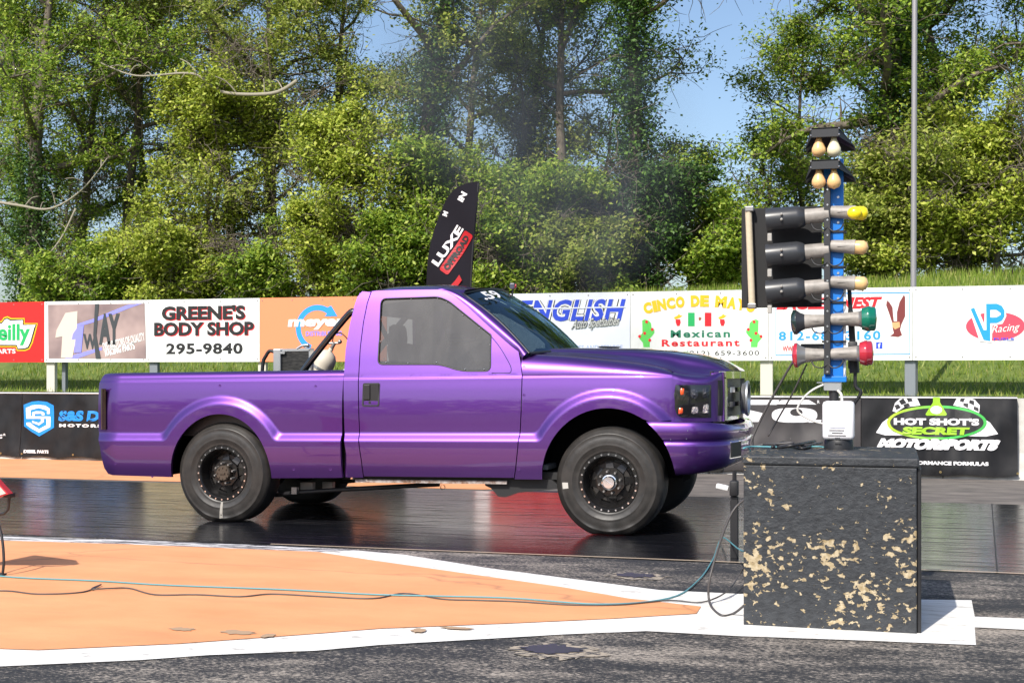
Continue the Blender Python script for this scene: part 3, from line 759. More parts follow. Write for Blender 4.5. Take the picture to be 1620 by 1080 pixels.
for i in range(len(bnds)-1):
    bm = B(); jersey(bm, bnds[i]+.006, bnds[i+1]-.006)
    tag(obj('concrete_barrier', bm, CONC, origin=((bnds[i]+bnds[i+1])/2, YB+.25, 0)), 'pale concrete barrier block '+segl[i], 'barrier', 'concrete barrier along the track')
def bwave(x, z):
    return YB-.06-.018*math.sin(x*2.1+z*1.3)-.030*mnoise.noise(Vector((x*2.2, z*1.6+x*.8, 3)))-.022*mnoise.noise(Vector((x*5, z*2.2-x*3, 9)))-.010*mnoise.noise(Vector((x*11, z*3+x*5, 4)))+.10*(z-.1)*(z > .1)
YBN = YB-.05
def bp(px, py):
    p = at(px, py, YBN); p = at(px, py, bwave(p.x, p.z)); return (p.x, p.z)
def banner(px0, px1, m, label, ztop=1.02, zbot=.05):
    x0, x1 = at(px0,650,YBN).x+.004, at(px1,650,YBN).x-.004
    root = empty('banner', ((x0+x1)/2, YBN, 0), label, 'banner', 'vinyl banners tied along the barrier')
    bm = B(); nx = max(4, int((x1-x0)/.05)); nz = 20
    gr = []
    for j in range(nz+1):
        row = []
        for i in range(nx+1):
            x = x0+(x1-x0)*i/nx; z = zbot+(ztop-zbot)*j/nz
            if j == 0: z += .012*math.sin(x*9)
            row.append(bm.verts.new((x, bwave(x, z), z)))
        gr.append(row)
    for j in range(nz):
        for i in range(nx): bm.faces.new((gr[j][i], gr[j][i+1], gr[j+1][i+1], gr[j+1][i]))
    # hem folded back over the barrier top
    top = [bm.verts.new((v.co.x, v.co.y+.16, ztop+.006)) for v in gr[-1]]
    for i in range(nx): bm.faces.new((gr[-1][i], gr[-1][i+1], top[i+1], top[i]))
    obj('vinyl_sheet', bm, m, root, smooth=True, angle=60)
    bm = B(); tube(bm, [(x0+(x1-x0)*i/30, bwave(x0+(x1-x0)*i/30, ztop-.02)-.006, ztop-.012) for i in range(31)], .009, 6)
    obj('edge_rope', bm, WHITE, root)
    bm = B()
    for i in range(int((x1-x0)/.9)+1):
        x = x0+.05+i*.9; lathe(bm, [(-.004,.004),(-.004,.014),(.002,.016)], (x, bwave(x, .09)-.004, .09), seg=10)
    obj('eyelet', bm, mat('brass', (.5,.38,.18), .35, .9), root)
    return root
def bpoly(root, name, pts, m, k=1, holes=()):
    """printed shape that follows the banner's folds"""
    bm = B(); f2 = lambda l: [Vector((x, 0, z)) for x, z in l]
    fillpoly(bm, f2(pts), [f2(h) for h in holes])
    xs_ = [p[0] for p in pts]; zs_ = [p[1] for p in pts]
    for s, lo, hi in ((0, min(xs_), max(xs_)), (2, min(zs_), max(zs_))):
        q = lo+.06
        while q < hi:
            no = Vector((1,0,0)) if s == 0 else Vector((0,0,1))
            bmesh.ops.bisect_plane(bm, geom=bm.verts[:]+bm.edges[:]+bm.faces[:], plane_co=no*q, plane_no=no); q += .06
    for v in bm.verts: v.co.y = bwave(v.co.x, v.co.z)-.004*k
    for f in bm.faces:
        f.normal_update()
        if f.normal.y > 0: f.normal_flip()
    return obj(name, bm, m, root)
def btext(root, name, body, b, m, k=1, **kw):
    x0, z1 = bp(b[0], b[1]); x1, z0 = bp(b[2], b[3])
    bm = B(); put_text(bm, body, x0, x1, z0, z1, lambda x, z: bwave(x, z)-.004*k, **kw)
    return obj(name, bm, m, root)
BWH = mat('white_vinyl_print', (.74,.73,.74), .45); BBL = mat('blue_vinyl_print', lin(20,130,215), .45)
BLM = mat('lime_vinyl_print', lin(150,200,40), .45); BGR = mat('green_vinyl_print', lin(60,180,70), .45); RVIN = mat('red_vinyl', lin(175,20,30), .45)
def q(*l): return [bp(*p) for p in l]
r = banner(-160, 30, VINYL, 'black banner at the left edge with only the end of white writing showing')
btext(r, 'lettering', "PARTS", (-90,685,5,694), BWH, 1, bold=.05, shear=.2)
btext(r, 'registered_mark', "R", (6,685.5,9,689), BWH, 1)
r = banner(30, 225, VINYL, 'black banner with blue and white shield emblem beside blue letters')
bpoly(r, 'shield', q((38,640),(50,635),(62,634),(74,635.5),(85,641),(85.5,676),(62,690),(38,674)), BBL, 1)
bpoly(r, 'emblem', q((42,662),(42,645),(50,641),(62,640),(72,641.5),(79,646),(79,654.5),(74.5,654.5),(74.5,649),(62,645),(48,648.5),(48,658),(80,658.5),(80,675),(62,684),(42,672),(42,668),(48,668),(62,678.5),(74,672),(74,662)), BWH, 2)
bpoly(r, 'emblem', q((51,660),(51,652),(58,650),(67,650.5),(71,653),(71,656.5),(66,656.5),(66,654),(56,654.5),(56,659),(70,660),(70,667),(62,672.5),(51,668),(51,665),(62,668.5),(65,666),(65,662.5)), BWH, 2)
btext(r, 'lettering', "S&S DIESEL", (94,649,214,667), BBL, 1, bold=.06, shear=.1)
btext(r, 'lettering', "MOTORSPORT", (94,670,206,676.5), BWH, 1, bold=.06, spacing=1.4)
btext(r, 'small_lettering', "DIESEL PARTS", (38,711,77,717), BWH, 1, bold=.05)
r = banner(225, 305, mat('cream_vinyl', (.34,.30,.17), .4), 'narrow cream banner hidden behind the rear of the truck bed', )
r = banner(305, 420, VINYL, 'black banner hidden behind the front of the truck bed', )
r = banner(420, 640, VINYL, 'black banner hidden behind the truck cab corner')
r = banner(640, 750, mat('grey_vinyl', (.20,.19,.22), .4), 'grey banner hidden behind the truck door')
r = banner(750, 1010, RVIN, 'red banner hidden behind the truck hood')
bpoly(r, 'white_stripe', q((752,640),(775,640),(775,722),(752,722)), BWH, 1)
def b_brownv(nt, b):
    n = noisev(nt, coords(nt), 2.4, 4)
    nt.links.new(ramp(nt, n, [(.3,(.022,.019,.019)),(.7,(.045,.038,.038))]), b.inputs['Base Color'])
BVIN = mat('faded_black_vinyl', (.04,.03,.03), .42, build=b_brownv)
r = banner(1010, 1362, BVIN, 'faded black banner with wide white letters behind the white lamp box')
bpoly(r, 'letter', q((1120,632.5),(1233,632.5),(1229,640),(1120,640)), BWH, 1)
bpoly(r, 'letter', q((1140,645),(1180,647),(1210,654),(1200,667),(1150,667)), BWH, 1)
oc = [(1257+36*math.copysign(abs(math.cos(t))**.6, math.cos(t)), 656.5+11.5*math.copysign(abs(math.sin(t))**.8, math.sin(t))) for t in np.linspace(0, 2*math.pi, 37)[:-1]]
ic = [(1260+10*math.cos(t)*1.0, 652+6*math.sin(t)) for t in np.linspace(0, 2*math.pi, 25)[:-1]]
bpoly(r, 'letter', q((1228,639),(1236,632.5),(1280,632.5),(1292,639.5)), BWH, 1)
bpoly(r, 'letter', q(*oc), BWH, 2, [q(*ic)])
bpoly(r, 'letter_tail', q((1276,664),(1300,664),(1298,668),(1280,668)), BWH, 3)
btext(r, 'registered_mark', "R", (1293,633,1297,638), BWH, 1)
r = banner(1362, 1611, VINYL, 'black banner with green ringed oval, checkered flags and slanted white capitals')
bpoly(r, 'checkered_flag', q((1412,650),(1416,637),(1424,630),(1440,627.5),(1450,628),(1456,641),(1430,644),(1418,652)), BWH, 1)
bpoly(r, 'checkered_flag', q((1508,641),(1514,629),(1530,628),(1542,632),(1550,641),(1549,653),(1532,646)), BWH, 1)
CHK = mat('black_print', (.015,.015,.016), .5)
for a in (((1422,634),(1429,630),(1434,637),(1426,640)),((1434,629),(1441,628),(1444,634),(1437,636)),((1429,640),(1437,637),(1440,642),(1431,644)),((1415,641),(1421,639),(1425,644),(1418,648)),
          ((1521,629),(1527,629),(1524,636),(1518,634)),((1524,637),(1532,638),(1531,645),(1524,641)),((1534,632),(1541,634),(1541,641),(1533,637)),((1541,642),(1548,645),(1548,651),(1540,647))):
    bpoly(r, 'flag_check', q(*a), CHK, 2)
def oval(cx, cy, a, b, n=48): return [(cx+a*math.cos(t), cy+b*math.sin(t)) for t in np.linspace(0, 2*math.pi, n+1)[:-1]]
bpoly(r, 'gear_edge', q((1386,684),(1396,668),(1404,662),(1556,662),(1566,668),(1579,686),(1560,690),(1400,688)), BWH, 1)
def b_ring(nt, b):
    tc = N(nt, 'ShaderNodeTexCoord'); se = N(nt, 'ShaderNodeSeparateXYZ'); nt.links.new(tc.outputs['Generated'], se.inputs[0])
    nt.links.new(ramp(nt, se.outputs[0], [(.1, lin(170,200,50)), (.6, lin(70,190,80)), (1, lin(60,170,70))]), b.inputs['Base Color'])
bpoly(r, 'oval_ring', q(*oval(1482, 668, 79, 27)), mat('green_ring_print', (.2,.5,.1), .45, build=b_ring), 3)
bpoly(r, 'oval_field', q(*oval(1482, 668, 74, 23)), CHK, 4)
bpoly(r, 'bottle_logo', q((1476,628),(1487,628),(1487,636),(1498,655),(1496,657),(1466,657),(1464,655),(1476,636)), BLM, 5)
bpoly(r, 'bottle_gear', q(*oval(1481, 648, 9.5, 6.5, 14)), BWH, 6)
btext(r, 'lettering', "HOT SHOT'S", (1414,660.5,1549,673), BWH, 6, bold=.06)
btext(r, 'lettering', "SECRET", (1428,674.5,1533,688), BLM, 6, bold=.06, shear=.15)
btext(r, 'lettering', "MOTORSPORTS", (1390,692.5,1580,712.5), BWH, 5, bold=.09, shear=.5)
btext(r, 'small_lettering', "HIGH PERFORMANCE FORMULAS", (1400,727.5,1564,736.5), BWH, 1, bold=.05)

# ------------------------------------------------------------------ feather flag
YF = 18.3
def fp(px, py): p = at(px, py, YF); return Vector((p.x, YF, p.z))
b0 = fp(741, 600); r = empty('feather_flag', (b0.x, YF, bank_h(b0.x, YF)), 'tall black feather flag with white letters and slanted red patch', 'flag')
bm = B(); tube(bm, spline([Vector((b0.x, YF, .4)), fp(745,450), fp(751,360), fp(757,288)], 6), [.014]*18+[.006], 8); obj('pole', bm, DARK, r, smooth=True)
edge = [(758,287),(740,290),(722,299),(707,315),(695,338),(686,368),(680,400),(676,430),(673,470),(672,520),(672,540)]
edr = [(758,288),(758,300),(755,330),(752,360),(750,390),(747,430),(745,470),(743,520),(742,540)]
fw = lambda x, z: YF-.012+.035*math.sin(z*4+x*6)
bm = B()
L1 = spline([fp(*p) for p in edge], 4); R1_ = spline([fp(*p) for p in edr], 5); nL = 40
def samp(l, t): k = t*(len(l)-1); i = min(len(l)-2, int(k)); return l[i].lerp(l[i+1], k-i)
gr = [[bm.verts.new((lambda p: (p.x, fw(p.x, p.z), p.z))(samp(L1, i/nL).lerp(samp(R1_, i/nL), j/8))) for j in range(9)] for i in range(nL+1)]
for i in range(nL):
    for j in range(8): bm.faces.new((gr[i][j], gr[i+1][j], gr[i+1][j+1], gr[i][j+1]))
obj('cloth', bm, mat('flag_cloth', (.014,.013,.018), .85, spec=.1), r, smooth=True)
def ftext(body, c, wpx, hpx, ang, m, name, k=1, bold=.06):
    p = fp(*c); w_ = wpx/115; h_ = hpx/115
    bm = B(); put_text(bm, body, p.x-w_/2, p.x+w_/2, p.z-h_/2, p.z+h_/2, lambda x, z: fw(x, z)-.006*k, bold=bold, rot=math.radians(ang)); obj(name, bm, m, r)
ftext("LUXE", (709,389), 76, 15, 55, BWH, 'lettering', 1, .04)
p = fp(723, 400); bm = B(); ca, sa = math.cos(math.radians(56)), math.sin(math.radians(56))
rr_ = fillet([(-.34,-.08),(.34,-.08),(.34,.08),(-.34,.08)], .04)
fillpoly(bm, [Vector((p.x+a.x*ca-a.y*sa, 0, p.z+a.x*sa+a.y*ca)) for a in rr_])
for k in range(-8, 9):
    bmesh.ops.bisect_plane(bm, geom=bm.verts[:]+bm.edges[:]+bm.faces[:], plane_co=Vector((0,0,p.z+k*.04)), plane_no=Vector((0,0,1)))
for v in bm.verts: v.co.y = fw(v.co.x, v.co.z)-.010
for f in bm.faces: f.normal_update(); (f.normal_flip() if f.normal.y > 0 else None)
obj('red_patch', bm, RVIN, r)
ftext("OFFROAD", (723,400), 66, 11, 56, CHK, 'lettering', 3, .06)
ftext("IN", (733,312), 16, 11, 60, BWH, 'lettering', 1, .05); ftext("M", (704,338), 8, 9, 68, BWH, 'lettering', 1)
bm = B(); p = fp(722,446); fillpoly(bm, [Vector((p.x+x_, fw(p.x, p.z)-.012, p.z+z_)) for x_, z_ in ((-.1,-.08),(0,.02),(.06,.10),(.10,.02),(.02,-.08))]); obj('red_patch', bm, RVIN, r)
# ------------------------------------------------------------------ the pickup truck
YC = 11.55; YN = 10.50                      # centre plane, outermost body plane on the near side
WF, WR = -2.21, -5.69                       # wheel centre x
truck = empty('pickup_truck', ((WF+WR)/2, YC, 0), 'metallic purple single cab pickup truck on big black wheels, in the near lane', 'pickup truck')
def RK(x): return .0123*(min(x, -2.6)+2.6)      # the body squats a little towards the rear
def smooth(t): t = max(0, min(1, t)); return t*t*(3-2*t)
def interp(k, z):
    if z <= k[0][0]: return k[0][1]
    for (a, ya), (b, yb) in zip(k, k[1:]):
        if z <= b:
            return ya+(yb-ya)*(z-a)/(b-a)
    return k[-1][1]
def hermite(k):                               # smooth monotone-ish interpolation through (z, inset) knots
    n = len(k); m = []
    for i in range(n):
        if i == 0: m.append((k[1][1]-k[0][1])/(k[1][0]-k[0][0]))
        elif i == n-1: m.append((k[-1][1]-k[-2][1])/(k[-1][0]-k[-2][0]))
        else:
            d0 = (k[i][1]-k[i-1][1])/(k[i][0]-k[i-1][0]); d1 = (k[i+1][1]-k[i][1])/(k[i+1][0]-k[i][0])
            m.append(0 if d0*d1 < 0 else 2*d0*d1/(d0+d1) if abs(d0+d1) > 1e-9 else 0)
    def f(z):
        if z <= k[0][0]: return k[0][1]+m[0]*(z-k[0][0])
        if z >= k[-1][0]: return k[-1][1]+m[-1]*(z-k[-1][0])
        for i in range(n-1):
            if z <= k[i+1][0]:
                h = k[i+1][0]-k[i][0]; t = (z-k[i][0])/h
                return ((2*t**3-3*t*t+1)*k[i][1]+(t**3-2*t*t+t)*h*m[i]+(-2*t**3+3*t*t)*k[i+1][1]+(t**3-t*t)*h*m[i+1])
    return f
UP = hermite([(.30,.038),(.84,.038),(.98,.036),(1.08,.039),(1.18,.048),(1.265,.060),(1.288,.064),(1.298,.071),(1.33,.077),(1.40,.092),(1.50,.114),(1.70,.164),(1.90,.218),(2.0,.248),(2.08,.28)])
LO = hermite([(.30,.075),(.44,.040),(.56,.014),(.68,.002),(.76,0),(.84,.001),(1.1,.006),(1.3,.02)])
RECT = {'r': (WR, .45, .685, .715), 'f': (WF, .45, .71, .752)}   # outer edge of the arch flares
def ramp01(t):                                 # straight bevel with rounded ends
    t = max(0, min(1, t)); r = .34; h = 1/(1-r)
    if t < r: return h*t*t/(2*r)
    if t > 1-r: return 1-h*(1-t)**2/(2*r)
    return h*(t-r/2)
def inset(x, z):
    zc = .840
    s = (zc-z)
    for (cx, cz, a, b) in RECT.values():
        e = math.sqrt(((x-cx)/a)**2+((z-cz)/b)**2)
        sf = (1-e)*min(a, b)
        k = .035                                   # soft blend where the flare meets the lower crease
        hh = max(k-abs(s-sf), 0)/k; s = max(s, sf)+hh*hh*k*.25
    wv = .088
    t = ramp01(s/wv)
    r = UP(z)*(1-t)+LO(z)*t
    if x > -1.95: r += .34*(max(0, x+1.95))**2*1.1       # nose narrows
    if x < -6.72: r += .9*(max(0, -6.72-x))**1.8         # tail corner
    return r
def sideY(x, z): return YN+inset(x, z)
def S(px, py):                                 # photo point lying on the near body side
    Y = YN
    for _ in range(6):
        p = at(px, py, Y); z = p.z-RK(p.x); Y = sideY(p.x, z)
    return (p.x, z)
def panel(name, outer, m, parent, holes=(), step=.03, zl=(), fx=None, rim=.03, both=True, yfun=None, xl=(), label=None):
    yfun = yfun or sideY
    res = []
    for side in ((0, 1) if both else (0,)):
        bm = B()
        fillpoly(bm, [Vector((x, 0, z)) for x, z in outer], [[Vector((x, 0, z)) for x, z in h] for h in holes])
        X = [p[0] for p in outer]; Z = [p[1] for p in outer]
        cuts = [('x', v) for v in np.arange(min(X)+step, max(X), step)]+[('x', v) for v in xl]
        cuts += [('z', v) for v in np.arange(min(Z)+step, max(Z), step)]+[('z', v) for v in zl if min(Z) < v < max(Z)]
        for ax, v in cuts:
            no = Vector((1,0,0)) if ax == 'x' else Vector((0,0,1))
            bmesh.ops.bisect_plane(bm, geom=bm.verts[:]+bm.edges[:]+bm.faces[:], plane_co=no*float(v), plane_no=no, dist=1e-5)
        nrm = {}
        e = .002
        sgn = -1 if side == 0 else 1
        for v in bm.verts:
            x, z = v.co.x, v.co.z; y = yfun(x, z)
            fx_ = (yfun(x+e, z)-yfun(x-e, z))/(2*e); fz = (yfun(x, z+e)-yfun(x, z-e))/(2*e)
            n_ = Vector((fx_, -1, fz)).normalized()
            v.co.y = y
            if side: v.co.y = 2*YC-y; n_.y = -n_.y
            nrm[v] = n_
        for f in bm.faces:
            f.normal_update()
            if f.normal.y*sgn < 0: f.normal_flip()
            f.smooth = True
        be = [e_ for e_ in bm.edges if len(e_.link_faces) == 1]
        inw = Vector((0, rim*(1 if side == 0 else -1), 0))
        vm = {}
        def dup(v):
            if v not in vm:
                vm[v] = (bm.verts.new(v.co), bm.verts.new(v.co+inw))
            return vm[v]
        for e_ in be:
            a, b = dup(e_.verts[0]), dup(e_.verts[1])
            f = bm.faces.new((a[0], b[0], b[1], a[1])); f.smooth = False
        bm.verts.index_update(); bm.verts.ensure_lookup_table()
        nl = [nrm.get(v, Vector((0,0,0))) for v in bm.verts]
        off = Vector(rootof(parent).location)
        o = obj(name, bm, m, parent, label=label)
        me = o.data
        me.normals_split_custom_set_from_vertices([n_[:] for n_ in nl])
        res.append(o)
    return res
ZL = [1.27,1.282,1.288,1.293,1.298,1.304,.845,.83,.82,.81,.79,.775,.76,.75]
zb = .450
def arch(which, a, b, x0, x1, zlow, n=36):
    """points along the wheel opening from its left foot to its right foot"""
    cx, cz = which, .45
    pts = [(x0, zlow)]
    t0 = math.acos(max(-1, min(1, (x0-cx)/a))); t1 = math.acos(max(-1, min(1, (x1-cx)/a)))
    for k in range(n+1):
        t = t0+(t1-t0)*k/n; pts.append((cx+a*math.cos(t), max(zlow, cz+b*math.sin(t))))
    pts.append((x1, zlow)); 
    out = [pts[0]]
    for p in pts[1:]:
        if (Vector(p)-Vector(out[-1])).length > 1e-4: out.append(p)
    return out
xg = S(541, 650)[0]                            # front end of the bed
ztop = 1.371
# --- bed side
rear = [S(163,590), S(157,606), S(155.5,640), S(156,680), S(158,705), S(161,725), S(165,740), S(171,749)]
rear = [(p[0], p[1]) for p in rear]
rb = S(262,757)
bed = [(xg, ztop), (rear[0][0]+.05, ztop), (rear[0][0]+.012, ztop-.012)] + rear[1:] + [(rear[-1][0]+.05, .448), (WR-.49, .437)]
bed += arch(WR, .49, .548, WR-.488, WR+.488, .437)[1:] + [(xg, .447)]
def bedY(x, z):
    y = sideY(x, z)
    if z > 1.32: y += .055*(1-math.sqrt(max(0, 1-min(1, (z-1.32)/.0515)**2)))
    return y
panel('bed_side', bed, PAINT, truck, yfun=bedY, step=.016, zl=ZL+[1.33,1.34,1.348,1.356,1.362,1.367])
# --- front fender: between door front edge and headlight, up to the crest
xd = lambda z: interp([(.44, S(813,757)[0]), (.62, S(818,720)[0]), (.85, S(823,680)[0]), (1.05, S(825,640)[0]), (1.30, S(826,597)[0]), (1.50, S(822,562)[0])], z)
crest_k = [(-3.0,1.487),(-2.90,1.478),(-2.6,1.455),(-2.3,1.428),(-2.0,1.396),(-1.85,1.372),(-1.74,1.343),(-1.66,1.305),(-1.60,1.26)]
crest = hermite(crest_k)
def fendY(x, z):
    y = sideY(x, min(z, 1.298))
    if z > 1.298:
        zc_ = max(crest(x), 1.312)
        t = max(0, min(1, (z-1.298)/(zc_-1.298+.004)))
        y += .16*(1-math.sqrt(max(0, 1-(.985*t)**2)))
    return y
dl = [(xd(z)+.004, z) for z in (.45,.55,.70,.85,1.0,1.15,1.30,1.40,1.475)]
cr = [(x, crest(x)) for x in np.linspace(-2.88, -1.72, 20)]
xa0, xa1 = WF-.555, WF+.535
fend = dl + cr + [(-1.70,1.318),(-1.70,1.25),(-1.70,1.1),(-1.70,.944),S(1030,667.5)]
ar = arch(WF, .555, .588, WF-.555, WF+.41, .45, 40)
ar = [p for p in ar if not (p[0] > WF and p[1] < S(1030,665)[1])]
fend += ar[::-1]
fz_ = []
for p in fend:
    if not fz_ or (Vector(p)-Vector(fz_[-1])).length > 2e-3: fz_.append(p)
panel('front_fender', fz_, PAINT, truck, yfun=fendY, step=.016, zl=ZL+list(np.arange(1.31,1.50,.012)))
# --- cab side behind the door, door
doorR = [S(575,752), S(572,730), S(568,690), S(567.3,640), S(567.5,597), S(570,550), S(575,510), S(581,480), S(587,462)]
cabR = [S(549,752), S(548,720), S(545,680), S(544,640), S(544,597), S(547,552), S(553.6,513), S(560.5,485), S(566,469), S(573,461)]
zr = 2.05
g_ = .004
cab = [(p[0]-g_, p[1]) for p in doorR[:-1]]+[(doorR[-1][0]-g_, min(zr, doorR[-1][1]))]+[(p[0], min(zr+.01, p[1])) for p in cabR[::-1]]
cab[0] = (cab[0][0], zb); cab[-1] = (cab[-1][0], zb)
panel('cab_corner', cab, PAINT, truck, step=.03, zl=ZL)
top = [S(588.5,460.8), S(598,458.6), S(640,457.5), S(692,458), S(706,461), S(719,468), S(740,485), S(765,508.5), S(795,535.5), S(812,550), S(820,556)]
door = [(p[0]+g_, p[1]) for p in doorR[:-1]]
door[0] = (door[0][0], zb+.012)
door += [(p[0], min(p[1], 2.055)) for p in top]+[(xd(z)-g_, z) for z in (1.42,1.30,1.15,1.0,.85,.70,.55,zb+.012)]
win = [S(603,472.5), S(694,469.5), S(710,476), S(777,530), S(776,587), S(728,587), S(697,576.5), S(598,576.5)]
winf = fillet([Vector(p) for p in win], [.05,.10,.08,.01,.05,.10,.10,.045])
winf = [(p.x, p.y) for p in winf]
dd = []
for p in door:
    if not dd or (Vector(p)-Vector(dd[-1])).length > 2e-3: dd.append(p)
door_o = panel('door', dd, PAINT, truck, holes=[winf], step=.03, zl=ZL)
# raised cowl edge of the mirror delete triangle and window rubber
for sidei, do in enumerate(door_o):
    mir = (lambda v: v) if sidei == 0 else (lambda v: Vector((v.x, 2*YC-v.y, v.z)))
    bm = B(); lp = [Vector((x, sideY(x, z)+.004, z)) for x, z in winf]; lp.append(lp[0])
    tube(bm, [mir(v) for v in lp], .008, 6); obj('window_seal', bm, BLACK, do, smooth=True)
    bm = B(); cw = [S(777,532), S(790,548), S(801,566), S(808,580), S(808,588), S(802,590), S(778,590)]
    tube(bm, [mir(Vector((x, sideY(x, z)+.0005, z))) for x, z in [(p[0], p[1]) for p in spline([Vector((a, b, 0)) for a, b in cw], 4)]], .0035, 5)
    obj('triangle_seam', bm, mat('paint_shadow_gap', (.02,.01,.05), .5), do, smooth=True)
    # glazing
    bm = B(); fs = fillpoly(bm, [mir(Vector((x, sideY(x, z)+.014, z))) for x, z in winf])
    m_ = bpy.data.materials.get('side_glass')
    if not m_:
        m_ = bpy.data.materials.new('side_glass'); m_.use_nodes = True; nt = m_.node_tree; b = nt.nodes['Principled BSDF']
        b.inputs['Base Color'].default_value = (.075,.078,.084,1); b.inputs['Roughness'].default_value = .16; b.inputs['Specular IOR Level'].default_value = .9
        n = noisev(nt, coords(nt, (1,1,.35)), 5, 5, .6)
        nt.links.new(ramp(nt, n, [(.3, g(.018)), (.75, g(.055))]), b.inputs['Base Color'])
        tr = N(nt, 'ShaderNodeBsdfTransparent'); tr.inputs[0].default_value = (.62,.64,.66,1)
        mx = N(nt, 'ShaderNodeMixShader'); mx.inputs[0].default_value = .86
        nt.links.new(tr.outputs[0], mx.inputs[1]); nt.links.new(b.outputs[0], mx.inputs[2]); nt.links.new(mx.outputs[0], nt.nodes['Material Output'].inputs[0])
    for f in bm.faces:
        f.normal_update()
        if f.normal.y*(-1 if sidei == 0 else 1) < 0: f.normal_flip()
    obj('window_glass', bm, m_, do)
    bm = B()
    for (a, b_) in ((607,474),(650,472.5),(692,472),(706,478),(732,498),(758,519),(775,545),(775,570),(765,584),(735,584),(690,573),(645,574),(610,573),(601,540),(602,505)):
        x, z = S(a, b_); c_ = mir(Vector((x, sideY(x, z)+.010, z))); ball(bm, c_, .006, 8)
    obj('window_rivet', bm, ALU, do)
    # handle: recessed black cup with pull and lock
    hx0, hz1 = S(574.5,605.6); hx1, hz0 = S(600,642.5)
    bm = B(); rr = fillet([Vector((hx0,hz0)),Vector((hx1,hz0)),Vector((hx1,hz1)),Vector((hx0,hz1))], .018)
    fs = fillpoly(bm, [Vector((p.x, sideY(p.x, p.y)-.006, p.y)) for p in rr], [[Vector((p.x, sideY(p.x,p.y)-.006, p.y)) for p in fillet([Vector((hx0+.012,hz0+.012)),Vector((hx1-.012,hz0+.012)),Vector((hx1-.012,hz1-.012)),Vector((hx0+.012,hz1-.012))], .012)]])
    ext = bmesh.ops.extrude_face_region(bm, geom=fs); bmesh.ops.translate(bm, verts=[v for v in ext['geom'] if isinstance(v, bmesh.types.BMVert)], vec=(0,.012,0))
    yh = sideY((hx0+hx1)/2, (hz0+hz1)/2)
    box2(bm, (hx0+.008, yh-.005, hz0+.008), (hx1-.008, yh+.004, hz1-.008))
    box2(bm, (hx0+.016, yh-.017, hz0+.058), (hx0+.072, yh-.006, hz1-.016), bev=.004)
    lathe(bm, [(-.009,.002),(-.009,.011),(0,.011)], ((hx0+hx1)/2-.01, yh, hz0+.032), seg=16)
    bmesh.ops.recalc_face_normals(bm, faces=bm.faces[:])
    if sidei:
        for v in bm.verts: v.co.y = 2*YC-v.co.y
        bmesh.ops.reverse_faces(bm, faces=bm.faces[:])
    obj('door_handle', bm, BLACK, do)
# little quarter-turn fasteners on the panels
bm = B()
for px, py in ((175,616),(348,610),(499.5,611),(241,756-3),(183,733),(829,581),(829,625),(829,665),(523,742),(465,742),(262,675),(821,742)):
    x, z = S(px, py); c_ = Vector((x, sideY(x, z)+.001, z))
    lathe(bm, [(0,.012),(-.003,.012),(-.003,.008),(-.001,.008),(-.001,.001)], c_, seg=14)
obj('panel_fastener', bm, PAINT, truck, smooth=False)

# --- roof, pillars, windshield
def wsb(t):                                   # windshield base, t = -1 near .. 1 far
    a = abs(t); return Vector((-2.70-.20*a**2.2, YC+t*.915, 1.515-.03*a*a))
def wst(t):
    a = abs(t); return Vector((-3.425-.13*a**2.2, YC+t*.715, 2.083-.068*a**2))
bm = B(); nu, nv = 28, 12; rows = []
for j in range(nv+1):
    v = j/nv; row = []
    for i in range(nu+1):
        t = -1+2*i/nu; p = wsb(t).lerp(wst(t), v)+Vector((.03,0,.035))*math.sin(math.pi*v)*(1-.3*t*t); row.append(bm.verts.new(p))
    rows.append(row)
for j in range(nv):
    for i in range(nu): bm.faces.new((rows[j][i], rows[j][i+1], rows[j+1][i+1], rows[j+1][i]))
gm = bpy.data.materials.new('windshield_glass'); gm.use_nodes = True; nt = gm.node_tree
gl = N(nt, 'ShaderNodeBsdfGlossy'); gl.inputs['Roughness'].default_value = .02; gl.inputs[0].default_value = (.70,.92,1,1)
tr = N(nt, 'ShaderNodeBsdfTransparent'); tr.inputs[0].default_value = (.62,.88,.95,1)
fr = N(nt, 'ShaderNodeFresnel'); fr.inputs[0].default_value = 1.55
ma = N(nt, 'ShaderNodeMath', operation='MULTIPLY_ADD'); ma.inputs[1].default_value = .8; ma.inputs[2].default_value = .10; nt.links.new(fr.outputs[0], ma.inputs[0])
mx = N(nt, 'ShaderNodeMixShader'); nt.links.new(ma.outputs[0], mx.inputs[0]); nt.links.new(tr.outputs[0], mx.inputs[1]); nt.links.new(gl.outputs[0], mx.inputs[2])
nt.links.new(mx.outputs[0], nt.nodes['Material Output'].inputs[0])
ws = obj('windshield', bm, gm, truck, smooth=True)
wsp = lambda t, v: wsb(t).lerp(wst(t), v)+Vector((.03,0,.035))*math.sin(math.pi*v)*(1-.3*t*t)
bm = B()
edgepts = [wsp(-1+2*i/30, 0) for i in range(31)]+[wsp(1, v/10) for v in range(1, 11)]+[wsp(1-2*i/30, 1) for i in range(1, 31)]+[wsp(-1, 1-v/10) for v in range(1, 11)]
tube(bm, edgepts, .014, 6, cap=False); obj('windshield_seal', bm, BLACK, ws, smooth=True)
# race number on the glass: projected along the pane
bm = B(); co, fs = text_mesh(".59", .02)
mn, mx_ = co.min(0), co.max(0)
vs = []
for c0 in co:
    u = (c0[0]-mn[0])/(mx_[0]-mn[0]); v = (c0[1]-mn[1])/(mx_[1]-mn[1])
    vs.append(bm.verts.new(wsp(-.90+.36*u, .78+.14*v)+Vector((.020,0,.028))))
for f in fs:
    try: bm.faces.new([vs[i] for i in f])
    except ValueError: pass
obj('number_decal', bm, BWH, ws)
